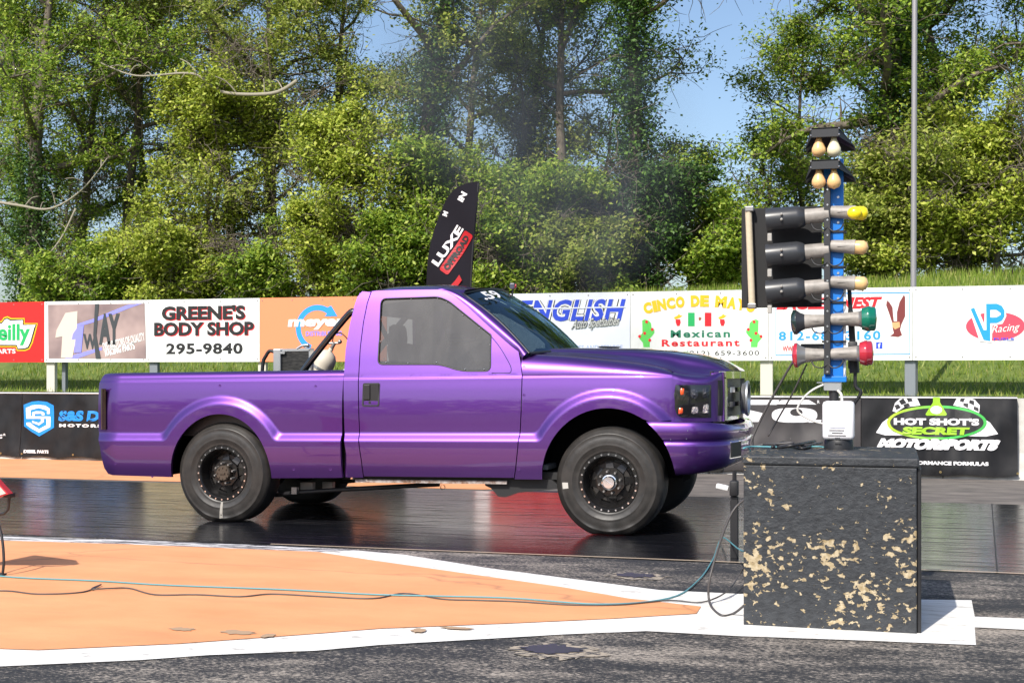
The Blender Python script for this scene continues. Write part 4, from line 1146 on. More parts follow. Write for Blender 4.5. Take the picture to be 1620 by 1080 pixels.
# roof skin
def roofz(u, t):                              # u 0 rear .. 1 front edge, t -1..1
    return 0
TOPZ = sorted([(p[0], p[1]) for p in top]); nu, nv = 40, 26; bm = B(); rows = []
xrear = -4.47
for j in range(nv+1):
    u = j/nv; row = []
    for i in range(nu+1):
        t = -1+2*i/nu; a = abs(t)
        # width: from drip line to drip line
        yw = .30 if False else 0
        half = (YC-(YN+UP(2.05)+.002))
        f_ = wst(max(-1, min(1, t)))
        # cross section
        tt = math.sin(t*math.pi/2*.999) if False else t
        zc_ = 2.118-.030*(abs(2*u-1))**2.5-.03*(max(0, .3-u)/.3)**2
        prof = 1-(a**5.0)
        edge_z = 2.05
        z = edge_z+(zc_-edge_z)*prof**.8*(1-.12*a*a)
        xr = xrear+.03*0+.05*a**4
        xf = f_.x+0.0
        x = xr+(xf-xr)*u
        y = YC+t*half
        # blend the front edge onto the top of the windshield
        k = smooth((u-.70)/.30)
        tgt = f_.z if a < .95 else f_.z
        yy = YC+t*(half*(1-k)+.76*k) if False else y
        ez = min(2.05, interp(TOPZ, x))+.004
        z = z*(1-k)+(tgt+.014)*k
        if a > .9: z = z*(1-(a-.9)/.1)+min(z, ez)*((a-.9)/.1)
        row.append(bm.verts.new((x, yy, z)))
    rows.append(row)
for j in range(nv):
    for i in range(nu): bm.faces.new((rows[j][i], rows[j+1][i], rows[j+1][i+1], rows[j][i+1]))
# rear drop of the roof into the back of the cab
prev = rows[0]
for dx, dz in ((-.018,-.03),(-.022,-.07),(-.012,-.12)):
    nx_ = [bm.verts.new((v.co.x+dx*(1-abs(-1+2*i/nu)**6*.6), v.co.y, v.co.z+dz*(1 if abs(-1+2*i/nu) < .9 else .3))) for i, v in enumerate(rows[0])]
    for i in range(nu): bm.faces.new((prev[i], prev[i+1], nx_[i+1], nx_[i])[::-1])
    prev = nx_
bmesh.ops.recalc_face_normals(bm, faces=bm.faces[:])
if bm.faces[0].normal.z < 0: bmesh.ops.reverse_faces(bm, faces=bm.faces[:])
obj('roof', bm, PAINT, truck, smooth=True)
# pillars: skin between the door frame line and the windshield edge
for sgn in (-1, 1):
    A = [Vector((p[0], sideY(p[0], min(p[1],2.055)), min(p[1],2.055))) for p in top[3:]]
    A.append(Vector((xd(1.42)+.01, sideY(-2.9, 1.44), 1.44)))
    A2 = [p for p in spline(A, 4)]
    W_ = [wsp(-1, 1-i/(len(A2)-1)) for i in range(len(A2))]
    bm = B(); n = len(A2); R = []
    for i in range(n):
        a, b = A2[i], W_[i]
        mid = a.lerp(b, .5)+Vector((0, -.022, .016)); q1 = a.lerp(b,.22)+Vector((0,-.014,.012)); q2 = a.lerp(b,.8)+Vector((0,-.012,.016))
        row = [a, q1, mid, q2, b+Vector((0,-.002,.004))]
        if sgn == 1: row = [Vector((p.x, 2*YC-p.y, p.z)) for p in row]
        R.append([bm.verts.new(p) for p in row])
    for i in range(n-1):
        for j in range(4): bm.faces.new((R[i][j], R[i][j+1], R[i+1][j+1], R[i+1][j]))
    bmesh.ops.recalc_face_normals(bm, faces=bm.faces[:])
    o = obj('windshield_pillar', bm, PAINT, truck, smooth=True)
# cab back wall with rear window
bm = B(); xb = -4.50
hw = YC-YN-.085
plate_pts = [Vector((0, YC-hw, .45)), Vector((0, YC+hw, .45)), Vector((0, YC+hw, 1.32)), Vector((0, YC+hw-.18, 2.04)), Vector((0, YC-hw+.18, 2.04)), Vector((0, YC-hw, 1.32))]
hole = [Vector((0, YC-.62, 1.45)), Vector((0, YC+.62, 1.45)), Vector((0, YC+.56, 1.86)), Vector((0, YC-.56, 1.86))]
fs = fillpoly(bm, plate_pts, [hole])
for v in bm.verts: v.co.x = xb+.04*(v.co.z-1.3)
r_ = bmesh.ops.extrude_face_region(bm, geom=fs); bmesh.ops.translate(bm, verts=[v for v in r_['geom'] if isinstance(v, bmesh.types.BMVert)], vec=(.03,0,0)); bmesh.ops.recalc_face_normals(bm, faces=bm.faces[:])
obj('cab_back', bm, PAINT, truck)

# --- hood: loft over the nose, mirrored about the centre
ZTN = [(-1.70,crest(-1.70)),(-1.66,1.318),(-1.6,1.308),(-1.5,1.298),(-1.44,1.294),(-1.40,1.300),(-1.37,1.312),(-1.345,1.324),(-1.32,1.328)]
def ztopn(x): return interp(ZTN, x)
plan = [(-1.70,fendY(-1.70,1.2)-YN),(-1.66,fendY(-1.70,1.2)-YN+.009),(-1.60,.100),(-1.53,.121),(-1.47,.146),(-1.42,.176),(-1.385,.214),(-1.36,.25),(-1.34,.29),(-1.322,.335)]
def cornerins(x, z):
    b_ = interp(plan, x); zt = ztopn(x); zs = zt-interp([(-1.70,zt-1.298 if x <= -1.70 else .03),(-1.62,.06),(-1.4,.05),(-1.32,.03)], x)
    t = max(0, min(1, (z-zs)/(zt-zs+.004)))
    f_ = 1-smooth((x+1.70)/.14)
    own = interp([(-1.70,.16),(-1.5,.15),(-1.4,.06),(-1.32,.03)], x)*(1-math.sqrt(max(0, 1-(.985*t)**2)))
    zz = z-(zt-crest(-1.70))*smooth((z-1.15)/.15)
    return b_+(1-f_)*own+f_*(fendY(-1.70, zz)-fendY(-1.70, 1.2))
def hoodsec(x):
    """height across the hood at station x: list of (inset from body plane, z)"""
    c = crest(x) if x < -1.70 else ztopn(x)
    i0 = fendY(x, c)-YN if x < -1.70 else cornerins(x, c)
    zc_ = interp([(-3.0,1.548),(-2.7,1.546),(-2.4,1.541),(-2.1,1.538),(-1.8,1.514),(-1.6,1.480),(-1.45,1.434),(-1.38,1.395),(-1.335,1.362),(-1.315,1.342)], x)
    s = [(i0, c), (i0+.035, c+.006), (i0+.09, c+.012)]
    k1 = interp([(-3,.40),(-2.2,.38),(-1.6,.40),(-1.3,.43)], x)
    zm = c+(zc_-c)*.42
    s += [(k1-.05, c+.018+(zm-c)*.3), (k1, zm), (k1+.04, zm+(zc_-zm)*.42), (k1+.11, zm+(zc_-zm)*.72), (.75, zc_-.006), (YC-YN, zc_)]
    return s
xsH = list(np.linspace(-2.93, -1.70, 26))+[-1.66,-1.62,-1.58,-1.54,-1.50,-1.46,-1.42,-1.39,-1.365,-1.345,-1.33,-1.315]
bm = B(); rows = []
for x in xsH:
    sec = hoodsec(x); ins = [p[0] for p in sec]
    for i in range(1, len(ins)):
        if ins[i] <= ins[i-1]: ins[i] = ins[i-1]+.004
    f = hermite([(a, b[1]) for a, b in zip(ins, sec)])
    us = []
    for a, b in zip(ins, ins[1:]): us += [a+(b-a)*k/4 for k in range(4)]
    us.append(ins[-1])
    xx = lambda i_: x+.05*smooth((x+2.0)/.6)*(1-(1-i_/(YC-YN))**2)*smooth((i_-.25)/.3)
    near = [Vector((xx(u_), YN+u_, f(u_))) for u_ in us]
    far = [Vector((p.x, 2*YC-p.y, p.z)) for p in near[:-1]][::-1]
    rows.append([bm.verts.new(p) for p in near+far])
for i in range(len(rows)-1):
    for j in range(len(rows[0])-1): bm.faces.new((rows[i][j], rows[i+1][j], rows[i+1][j+1], rows[i][j+1]))
bmesh.ops.recalc_face_normals(bm, faces=bm.faces[:])
if sum(f.normal.z for f in bm.faces) < 0: bmesh.ops.reverse_faces(bm, faces=bm.faces[:])
hood = obj('hood', bm, PAINT, truck, smooth=True)
for s in (1, -1):                                # gap between hood and fenders
    bm = B(); P = []
    for x in np.linspace(-2.88, -1.72, 30):
        c = crest(x); y = fendY(x, c)+.006; P.append(Vector((x, y if s == 1 else 2*YC-y, c+.0015)))
    tube(bm, P, .003, 5); obj('hood_gap', bm, bpy.data.materials['paint_shadow_gap'], hood, smooth=True)
# exhaust hole in the hood
bm = B(); hx = -2.42; hy = YC+.02
lathe(bm, [(0,.001),(.0,.088),(.012,.095),(.006,.108)], (hx, hy, 1.543), axis=(0.02,0,1), seg=28); obj('hood_exhaust', bm, mat('opening_black', (.006,.006,.006), .9), truck, smooth=True)  # flat near-black disc with a raised rim drawn as the hole
# cowl under the windshield
bm = B(); n = 24
ra = [wsb(.93*(-1+2*i/n))+Vector((.0,0,-.02)) for i in range(n+1)]
rbb = [Vector((p.x+.09, p.y, 1.485-.06*abs(-1+2*i/n)**4)) for i, p in enumerate(ra)]
va = [bm.verts.new(p) for p in ra]; vb = [bm.verts.new(p) for p in rbb]
for i in range(n): bm.faces.new((va[i], va[i+1], vb[i+1], vb[i]))
obj('cowl', bm, BLACK, truck)

# --- nose: corner skin round the headlights, grille surround, grille, bumper
def nosex(ins, z):                             # front face x for an inset from the body plane
    t = 1-ins/(YC-YN)
    return -1.235-.055*t**2-.10*max(0, t-.62)/.38*1.0-.35*max(0, t-.80)**1.4 - .05*max(0, z-1.2)
# path in plan from the fender's front edge round to the grille
zlo, zhi = .930, 1.33
for sgn in (-1, 1):
    bm = B(); R = []
    pts = spline([Vector((a, b, 0)) for a, b in plan], 3)
    for p in pts:
        zt = ztopn(p.x); row = []
        for k in range(25):
            v = k/24; z = zlo+(zt-zlo)*v
            z = zlo+(zt-zlo)*(1-(1-v)**1.6)
            ins = p.y+(cornerins(p.x, z)-interp(plan, p.x)); x = p.x
            y = YN+ins
            if sgn == 1: y = 2*YC-y
            row.append(bm.verts.new((x, y, z)))
        row.append(bm.verts.new((row[-1].co.x-.01, row[-1].co.y-sgn*.05, row[-1].co.z-.002)))
        R.append(row)
    for i in range(len(R)-1):
        for j in range(25): bm.faces.new((R[i][j], R[i+1][j], R[i+1][j+1], R[i][j+1]))
    bmesh.ops.recalc_face_normals(bm, faces=bm.faces[:])
    if sum(f.normal.y for f in bm.faces)*sgn < 0: bmesh.ops.reverse_faces(bm, faces=bm.faces[:])
    obj('nose_corner', bm, PAINT, truck, smooth=True)
    # headlight: dark housing, clear lens, lamp bowls and amber reflectors
    def hp(s, z, out=.0):                      # point on the nose corner: s 0..1 along plan
        k = s*(len(pts)-1); i = min(len(pts)-2, int(k)); p = pts[i].lerp(pts[i+1], k-i); d = (pts[i+1]-pts[i]); n_ = Vector((d.y, -d.x, 0)).normalized()
        p = p+n_*out; y = YN+p.y
        return Vector((p.x, y if sgn == -1 else 2*YC-y, z))
    def hgrid(name, m, s0, s1, z0, z1, out, par, cut=0, n=10, thick=True, slant=0):
        bm = B(); g2 = []
        for j in range(n+1):
            row = []
            for i in range(n+1):
                u, v = i/n, j/n
                s = s0+slant*(1-v)+(s1-s0-slant*(1-v))*u if slant else s0+(s1-s0)*u
                zt = z1-.0*u
                # rounded corners
                zz = z0+(zt-z0)*v
                row.append(bm.verts.new(hp(s, zz, out+.012*math.sin(math.pi*u)**.5*math.sin(math.pi*v)**.5)))
            g2.append(row)
        for j in range(n):
            for i in range(n): bm.faces.new((g2[j][i], g2[j][i+1], g2[j+1][i+1], g2[j+1][i]))
        fs = bm.faces[:]
        r2 = bmesh.ops.extrude_face_region(bm, geom=fs)
        c0 = hp((s0+s1)/2, (z0+z1)/2, 0); n0 = hp((s0+s1)/2, (z0+z1)/2, -1)-c0
        bmesh.ops.translate(bm, verts=[v for v in r2['geom'] if isinstance(v, bmesh.types.BMVert)], vec=n0*.03)
        bmesh.ops.recalc_face_normals(bm, faces=bm.faces[:])
        return obj(name, bm, m, par, smooth=True, angle=50)
    s0, s1 = .085, .60; z0, z1 = .962, 1.226
    hl = hgrid('headlight', mat('headlight_housing', (.010,.010,.012), .12, coat=1.0), s0, s1, z0, z1, .006, truck, slant=-.10)
    AMB = mat('amber_reflector', (.80,.10,.02), .25, coat=.6)
    hgrid('amber_reflector', AMB, .155, .215, 1.14, 1.20, .010, hl, n=4); hgrid('amber_reflector', AMB, .13, .20, .995, 1.045, .012, hl, n=4)
    SIL = mat('lamp_bowl', (.45,.42,.40), .22, .95, build=lambda nt, b: bump(nt, b, noisev(nt, coords(nt), 120, 2), .8, .01))
    CLR = mat('clear_reflector', (.50,.46,.43), .18, .9, build=lambda nt, b: bump(nt, b, noisev(nt, coords(nt), 90, 2), 1.0, .02))
    DKC = mat('smoked_reflector', (.07,.07,.08), .08, .9, coat=1, build=lambda nt, b: bump(nt, b, noisev(nt, coords(nt), 60, 2), .8, .02))
    for a, b_, c_, d_, m_ in ((.285,.405,.99,1.065,CLR),(.44,.555,.995,1.08,CLR),(.27,.405,1.10,1.20,DKC),(.435,.56,1.105,1.205,DKC)): hgrid('lamp_reflector', m_, a, b_, c_, d_, .009, hl, n=5)
    hgrid('grille_slot', mat('grille_black', (.012,.012,.013), .6), .80, .955, .975, 1.262, .003, truck, n=6)
# grille surround (purple) with slot, chrome frame, mesh and bars
gy0, gy1 = YN+.335, 2*YC-YN-.335
def front(y, z):
    t = (y-YC)/(YC-gy0); return -1.262-.05*t*t-.03*max(0, z-1.15)
def fgrid(bm, ya, yb_, za, zb_, dx=0, ny=16, nz=6, thick=.03):
    """slab on the curved front face"""
    g2 = [[bm.verts.new((front(ya+(yb_-ya)*i/ny, za+(zb_-za)*j/nz)+dx, ya+(yb_-ya)*i/ny, za+(zb_-za)*j/nz)) for i in range(ny+1)] for j in range(nz+1)]
    fs = [bm.faces.new((g2[j][i], g2[j][i+1], g2[j+1][i+1], g2[j+1][i])) for j in range(nz) for i in range(ny)]
    r2 = bmesh.ops.extrude_face_region(bm, geom=fs)
    bmesh.ops.translate(bm, verts=[v for v in r2['geom'] if isinstance(v, bmesh.types.BMVert)], vec=(-thick,0,0))
    bmesh.ops.recalc_face_normals(bm, faces=bm.faces[:])
bm = B(); fgrid(bm, gy0-.01, gy1+.01, .90, 1.335, -.09, thick=.02); gr_ = obj('grille', bm, mat('grille_black', (.012,.012,.013), .6), truck)
def b_mesh(nt, b):
    v = coords(nt, (1,1,1)); vo = N(nt, 'ShaderNodeTexVoronoi'); vo.inputs['Scale'].default_value = 70; nt.links.new(v, vo.inputs['Vector'])
    nt.links.new(ramp(nt, vo.outputs['Distance'], [(.35, (.01,.01,.011)), (.6, (.09,.09,.095))]), b.inputs['Base Color'])
bm = B(); fgrid(bm, gy0+.04, gy1-.04, .95, 1.29, -.03, thick=.01); obj('grille_mesh', bm, mat('steel_mesh', (.05,.05,.05), .5, .3, build=b_mesh), gr_)
bm = B()                                          # purple verticals beside the slot
for a, b_ in ((gy0-.012, gy0+.022), (gy1-.022, gy1+.012)): fgrid(bm, a, b_, .93, 1.325, .0, 2, 8, .10)
obj('grille_surround', bm, PAINT, gr_, smooth=True, angle=40)
bm = B()
fgrid(bm, gy0+.024, gy1-.024, 1.275, 1.335, .012, 20, 2, .06); fgrid(bm, gy0+.024, gy1-.024, .935, .965, .012, 20, 2, .06)
for a in (gy0+.024, gy1-.049): fgrid(bm, a, a+.025, .965, 1.285, .012, 1, 6, .06)
obj('chrome_frame', bm, CHROME, gr_, smooth=True, angle=40)
for zz in (1.165, 1.045):
    bm = B(); fgrid(bm, gy0+.05, gy1-.05, zz, zz+.035, .0, 20, 1, .05); obj('grille_bar', bm, mat('dark_chrome', (.16,.16,.18), .15, .9), gr_)
    bm = B(); fgrid(bm, gy0+.15, gy0+.33, zz-.004, zz+.039, .010, 2, 1, .03); obj('bar_insert', bm, CHROME, gr_)
bm = B(); cz_ = 1.105; xr_ = -1.212
lathe(bm, [(-.02,.125),(.0,.132),(.02,.152),(.035,.150),(.035,.128),(.01,.115),(-.02,.112)], (xr_, YC-.12, cz_), axis=(1,0,0), seg=48); obj('intake_ring', bm, ALU, gr_, smooth=True, angle=35)
bm = B(); lathe(bm, [(.0,.001),(.0,.118)], (xr_-.03, YC-.12, cz_), axis=(1,0,0), seg=32); obj('intake_mouth', bm, mat('opening_black', (.006,.006,.006), .9), gr_)  # near-black disc closes the intake ring
# bumper loft
bplan = [(-1.735,.000),(-1.66,.004),(-1.58,.012),(-1.50,.030),(-1.43,.062),(-1.37,.110),(-1.31,.185),(-1.265,.28),(-1.235,.42),(-1.21,.60),(-1.192,.80),(-1.185,YC-YN)]
bpts = spline([Vector((a, b, 0)) for a, b in bplan], 4)
def bsec(k, n, ins):                            # (push outwards, z) down the face, rear to front
    f = k/n
    zt = interp([(0,.938),(.4,.930),(.65,.905),(1,.895)], f); zbm = interp([(0,.505),(.25,.515),(.55,.545),(1,.575)], f)
    return [(-.06,zt-.003),(-.012,zt),(.0,zt-.008),(.010,zt-.035),(.016,.858),(.014,.835),(.006,.800),(.000,.786),(-.008,.780),(.000,.773),(.010,.764),(.012,.735),(.010,.68),(.0,.60),(-.03,zbm+.015),(-.05,zbm),(-.09,zbm-.002)]
for sgn, in ((0,),):
    bm = B(); R = []; n = len(bpts)-1
    full = [(p, k, 1) for k, p in enumerate(bpts)]+[(p, n-1-k, -1) for k, p in enumerate(bpts[:-1][::-1])]
    for (p, k, s) in full:
        i = min(k, n-1); d = bpts[i+1]-bpts[i]; nn = Vector((d.y, -d.x, 0)).normalized()
        if nn.y > 0 and nn.x < 0: nn = -nn
        row = []
        for (o_, z) in bsec(k, n, p.y):
            q_ = p+nn*o_
            if k <= 10:                            # rear edge follows the wheel opening
                ax_ = WF+.548*math.sqrt(max(0, 1-((min(z,.93)-.45)/.588)**2)); q_.x = ax_+(bpts[10].x-ax_)*k/10
            y = YN+q_.y; row.append(bm.verts.new((q_.x, y if s == 1 else 2*YC-y, z)))
        R.append(row)
    for i in range(len(R)-1):
        for j in range(len(R[0])-1): bm.faces.new((R[i][j], R[i+1][j], R[i+1][j+1], R[i][j+1]))
    bmesh.ops.recalc_face_normals(bm, faces=bm.faces[:])
    f0 = bm.faces[0]
    if sum((f.calc_center_median()-Vector((-1.9,YC,.7))).dot(f.normal) for f in bm.faces) < 0: bmesh.ops.reverse_faces(bm, faces=bm.faces[:])
    bmp = obj('front_bumper', bm, PAINT, truck, smooth=True, angle=60)
for s in (1, -1):                               # openings with their frames
    yc_ = YN+.33; bm = B()
    yy0, yy1 = yc_-.06, yc_+.22
    xA = lambda y: interp([(YN+b_, a) for a, b_ in bplan], y)+.012
    def slot(bm, za, zb_, d0, d1, in_=0):
        vs = []
        for y, z in ((yy0+in_, za), (yy1-in_, za), (yy1-in_, zb_), (yy0+in_, zb_)): vs.append((y, z))
        a = [bm.verts.new((xA(y)+d0, y if s == 1 else 2*YC-y, z)) for y, z in vs]; b = [bm.verts.new((xA(y)+d1, y if s == 1 else 2*YC-y, z)) for y, z in vs]
        for i in range(4): bm.faces.new((a[i], a[(i+1)%4], b[(i+1)%4], b[i]))
        bm.faces.new(a); bm.faces.new(b[::-1]); bmesh.ops.recalc_face_normals(bm, faces=bm.faces[:])
    slot(bm, .63, .765, .002, -.02); obj('bumper_opening_frame', bm, CHROME, bmp)
    bm = B(); slot(bm, .637, .758, .006, .002, .008); obj('bumper_opening', bm, mat('grille_black', (.012,.012,.013), .6), bmp)
bm = B()
for a, b_ in ((1061,681),(1088,681),(1061,695),(1086,694)):
    p = at(a, b_, YN-.006); ball(bm, p, .004, 6)
obj('bumper_rivet', bm, ALU, bmp)
# tail lamp wrapped round the rear corner
x0, z1 = S(157,618); 
bm = B()
for sgn in (1, -1):
    bm = B(); pr = [(-6.885,.050),(-6.912,.062),(-6.935,.10),(-6.94,.26)]
    rows = [[bm.verts.new((x, (YN+i_) if sgn == 1 else 2*YC-YN-i_, z)) for (x, i_) in pr] for z in (.86,.90,1.0,1.15,1.20,1.23)]
    for j in range(5):
        for i in range(3): bm.faces.new((rows[j][i], rows[j][i+1], rows[j+1][i+1], rows[j+1][i]))
    r2 = bmesh.ops.extrude_face_region(bm, geom=bm.faces[:]); bmesh.ops.translate(bm, verts=[v for v in r2['geom'] if isinstance(v, bmesh.types.BMVert)], vec=(.03,0,0)); bmesh.ops.recalc_face_normals(bm, faces=bm.faces[:])
    obj('tail_lamp', bm, mat('smoked_lamp', (.02,.006,.008), .08, coat=1), truck, smooth=True, angle=40)
# --- bed interior, tailgate, rails
bm = B(); ww = YC-YN-.14
box2(bm, (-6.86, YC-ww, .80), (xg-.01, YC+ww, .83))
for s in (-1, 1): box2(bm, (-6.86, YC+s*ww-.01, .83), (xg-.01, YC+s*ww+.01, ztop-.02))
box2(bm, (xg-.03, YC-ww, .83), (xg-.01, YC+ww, ztop-.03))
obj('bed_liner', bm, BLACK, truck)
bm = B(); 
for s in (-1, 1):
    a = YC+s*(YC-YN-.135); b_ = YC+s*(YC-YN-.21)
    box2(bm, (-6.80, min(a,b_), ztop-.03), (xg-.004, max(a,b_), ztop-.004), bev=.004)
obj('bed_rail', bm, BLACK, truck)
bm = B(); box2(bm, (-6.925, YC-ww+.05, .50), (-6.87, YC+ww-.05, ztop-.02), bev=.012)
obj('tailgate', bm, PAINT, truck)
# roll bars of the bed
bm = B()
for s in (-1, 1):
    Yb = YC+s*.62-(.12 if s < 0 else 0)
    p0 = at(470,596,Yb); p1 = at(545,500,Yb); p2 = at(562,489,Yb); 
    if s > 0: sh = at(470,596,YC-.74).x-p0.x; p0.x += sh; p1.x += sh; p2.x += sh; dz = 0
    tube(bm, spline([Vector((p0.x-.22, Yb, .84)), p0, p1, p2, Vector((p2.x+.12, Yb, p2.z+.01))], 6), .031, 10)
obj('roll_bar', bm, mat('black_gloss', (.010,.010,.011), .12, coat=1), truck, smooth=True)
# radiator
Yr = 11.15
bm = B(); a = at(444,548,Yr); b_ = at(489,590,Yr); box2(bm, (a.x, Yr, 1.0), (b_.x, Yr+.07, a.z)); 
rad = obj('radiator', bm, mat('radiator_core', (.03,.03,.03), .5, .3, build=lambda nt, b: nt.links.new(ramp(nt, noisev(nt, coords(nt,(1,1,14)), 16, 2), [(.45,(.012,.012,.012)),(.6,(.045,.043,.04))]), b.inputs['Base Color'])), truck)
bm = B(); c = at(434,546,Yr); box2(bm, (c.x, Yr-.03, 1.0), (at(446,546,Yr).x, Yr+.10, c.z), bev=.008); box2(bm, (a.x, Yr-.006, a.z-.01), (b_.x+.012, Yr+.08, a.z+.014)); box2(bm, (b_.x, Yr-.006, 1.0), (b_.x+.014, Yr+.08, a.z)); obj('side_tank', bm, ALU, rad)
bm = B(); ph = at(434,550,Yr); tube(bm, spline([ph, ph+Vector((-.05,0,.005)), at(421,556,Yr), at(416,568,Yr), at(414,600,Yr)], 5), .017, 9); obj('hose', bm, BLACK, rad, smooth=True)
bm = B(); tube(bm, [at(415,570,Yr), at(412.5,600,Yr)], .013, 8); lathe(bm, [(0,.03),(.03,.03)], at(483,543,Yr)+Vector((0,.03,-.01)), axis=(0,0,1), seg=14); box(bm, at(447,552,Yr)+Vector((.01,-.02,0)), (.05,.02,.02)); tube(bm, spline([at(470,546,Yr), at(478,541,Yr), at(488,540,Yr)],4), .012, 7); obj('fitting', bm, ALU, rad, smooth=True, angle=40)
# gas bottle with strap, valve and gauge
Yt = 11.3; bc = at(513,566,Yt)
bm = B(); ax = Vector((.20,0,.32)).normalized(); R0 = .107
prof = [(-.34,.001),(-.33,.06),(-.28,.098),(-.22,R0),(.02,R0),(.07,.098),(.105,.07),(.125,.035),(.13,.022),(.16,.022)]
lathe(bm, prof, bc-ax*.02, axis=ax, seg=32); bot = obj('gas_bottle', bm, mat('cream_enamel', (.62,.56,.46), .35), truck, smooth=True, angle=50)
bm = B(); lathe(bm, [(-.075,R0+.002),(-.075,R0+.005),(-.05,R0+.005),(-.05,R0+.002)], bc, axis=ax, seg=32); obj('strap', bm, ALU, bot)
vt = bc+ax*.15
bm = B(); tube(bm, [vt-ax*.02, vt+ax*.05], .018, 10); tube(bm, [vt+ax*.02-Vector((.05,0,-.02)), vt+ax*.02+Vector((.06,0,.02))], .011, 8); lathe(bm, [(-.012,.001),(-.012,.028),(.01,.028),(.01,.001)], vt+Vector((-.07,-.03,.03)), axis=(0,1,0), seg=20); ball(bm, vt+Vector((.075,0,.05)), .022, 10); obj('valve', bm, GREYM, bot, smooth=True, angle=40)
bm = B(); tube(bm, spline([vt+Vector((0,0,.04)), vt+Vector((.02,0,.11)), vt+Vector((.08,0,.13)), vt+Vector((.16,0,.06)), vt+Vector((.22,.05,-.1))], 6), .006, 6); obj('hose', bm, BLACK, bot, smooth=True)
bm = B(); tube(bm, [(-4.93, Yt-.12, .9), (-4.93, Yt-.12, 1.32), (-4.66, Yt-.12, 1.42)], .016, 8); obj('bottle_bracket', bm, GREYM, truck, smooth=True)

# --- wheels
def wheel(cx, yf, far, chrome_cap, label):
    """yf: outer face; built for the near side, mirrored for the far side"""
    Rt, cz = .448, .434; wdt = .30
    wroot = None
    def mirr(bm):
        if far:
            for v in bm.verts: v.co.y = 2*YC-v.co.y
            bmesh.ops.reverse_faces(bm, faces=bm.faces[:])
    # rim barrel first: it is the part that carries the rest
    bm = B()
    c = Vector((cx, yf, cz))
    lathe(bm, [(.010,.243),(.002,.240),(.0,.218),(.006,.212),(.02,.205),(.085,.198),(.10,.190),(.26,.19)], c, seg=56)
    mirr(bm); DKR = mat('rim_black', (.018,.017,.017), .32, .5, coat=.4)
    wr_ = obj('wheel', bm, DKR, truck, smooth=True, angle=40, label=label)
    # tyre
    bm = B()
    prof = [(.012,.236),(.004,.250),(.000,.256),(.001,.259),(-.006,.275),(-.010,.300),(-.0125,.304),(-.011,.308),(-.012,.325),(-.008,.362),(.002,.390),(.000,.394),(.006,.399),(.022,.424),(.040,.439),(.055,.446)]
    lathe(bm, prof, c, seg=96)
    def flat(bm):
        for v in bm.verts:
            if v.co.z < .0125:
                v.co.z = .0125
            d = .13-v.co.z
            if d > 0 and abs(v.co.x-cx) < .33 and v.co.y < yf+.06:
                k = smooth(d/.13); v.co.y -= .016*k*(1+.7*math.sin((v.co.x-cx)*38+v.co.z*20))
                v.co.x += (v.co.x-cx)*.035*k
    flat(bm); mirr(bm)
    ty = obj('tyre', bm, RUB, wr_, smooth=True)
    bm = B(); lathe(bm, [(.055,.446),(.075,.449),(.15,.450),(wdt-.07,.449),(wdt-.045,.444),(wdt-.02,.427),(wdt,.38),(wdt,.24),(wdt-.02,.2)], c, seg=96)
    flat(bm); mirr(bm); obj('tread', bm, TREAD, wr_, smooth=True)
    # spoked centre
    bm = B(); dep = .085
    nsp = 8
    def pt(r, a, y): return Vector((cx+r*math.cos(a), yf+y, cz+r*math.sin(a)))
    holes = []
    out = [pt(.199, 2*math.pi*k/64, dep) for k in range(64)]
    for k in range(nsp):
        a0 = 2*math.pi*(k+.5)/nsp+.1
        hl_ = fillet([Vector((r*math.cos(a0+d), r*math.sin(a0+d))) for r, d in ((.118,-.10),(.178,-.25),(.180,.25),(.118,.10))], .012, 3)
        holes.append([Vector((cx+p.x, yf+dep, cz+p.y)) for p in hl_])
    plate(bm, out, .02, holes)
    for v in bm.verts:
        r = math.hypot(v.co.x-cx, v.co.z-cz); v.co.y += .035*max(0, (r-.09))/.11-.0
        v.co.y -= .02 if r < .12 else 0
    mirr(bm); obj('rim_centre', bm, DKR, wr_)
    bm = B(); lathe(bm, [(.13,.001),(.13,.165),(.14,.19)], c, seg=40); lathe(bm, [(.11,.05),(.11,.16),(.13,.162)], c, seg=40); mirr(bm); obj('brake_disc', bm, mat('brake_iron', (.035,.032,.03), .5, .4), wr_, smooth=True, angle=30)
    # beadlock bolts
    bm = B()
    for k in range(24):
        a = 2*math.pi*k/24; lathe(bm, [(-.004,.001),(-.004,.0075),(.003,.0085)], pt(.229, a, .0), seg=6)
    mirr(bm); obj('beadlock_bolt', bm, CHROME, wr_)
    bm = B()
    for k in range(8):
        a = 2*math.pi*(k+.3)/8; lathe(bm, [(-.032,.001),(-.032,.008),(-.005,.012),(.02,.013)], pt(.088, a, dep-.03), seg=8)
    mirr(bm); obj('lug_nut', bm, GREYM, wr_, smooth=True, angle=40)
    bm = B()
    if chrome_cap:
        lathe(bm, [(-.075,.001),(-.075,.046),(-.068,.050),(-.05,.054),(-.048,.062),(.02,.064)], pt(0,0,dep-.02), seg=36); box(bm, pt(0,0,dep-.098), (.07,.006,.016), Matrix.Rotation(.6, 3, 'Y'))
        cm = CHROME
    else:
        lathe(bm, [(-.055,.001),(-.055,.060),(-.045,.068),(.02,.070)], pt(0,0,dep-.02), seg=36)
        for k in range(8): a = 2*math.pi*k/8; lathe(bm, [(-.012,.001),(-.012,.006),(.002,.007)], pt(.05, a, dep-.073), seg=6)
        box(bm, pt(0,0,dep-.08), (.05,.012,.012)); cm = mat('hub_iron', (.11,.085,.065), .45, .6)
    mirr(bm); obj('hub_cap', bm, cm, wr_, smooth=True, angle=35)
    return wr_, pt
fw_, ptf = wheel(WF, 10.545, False, True, 'front wheel with round chrome hub cap')
rw_, ptr = wheel(WR, 10.555, False, False, 'rear wheel with bolted brown hub plate')
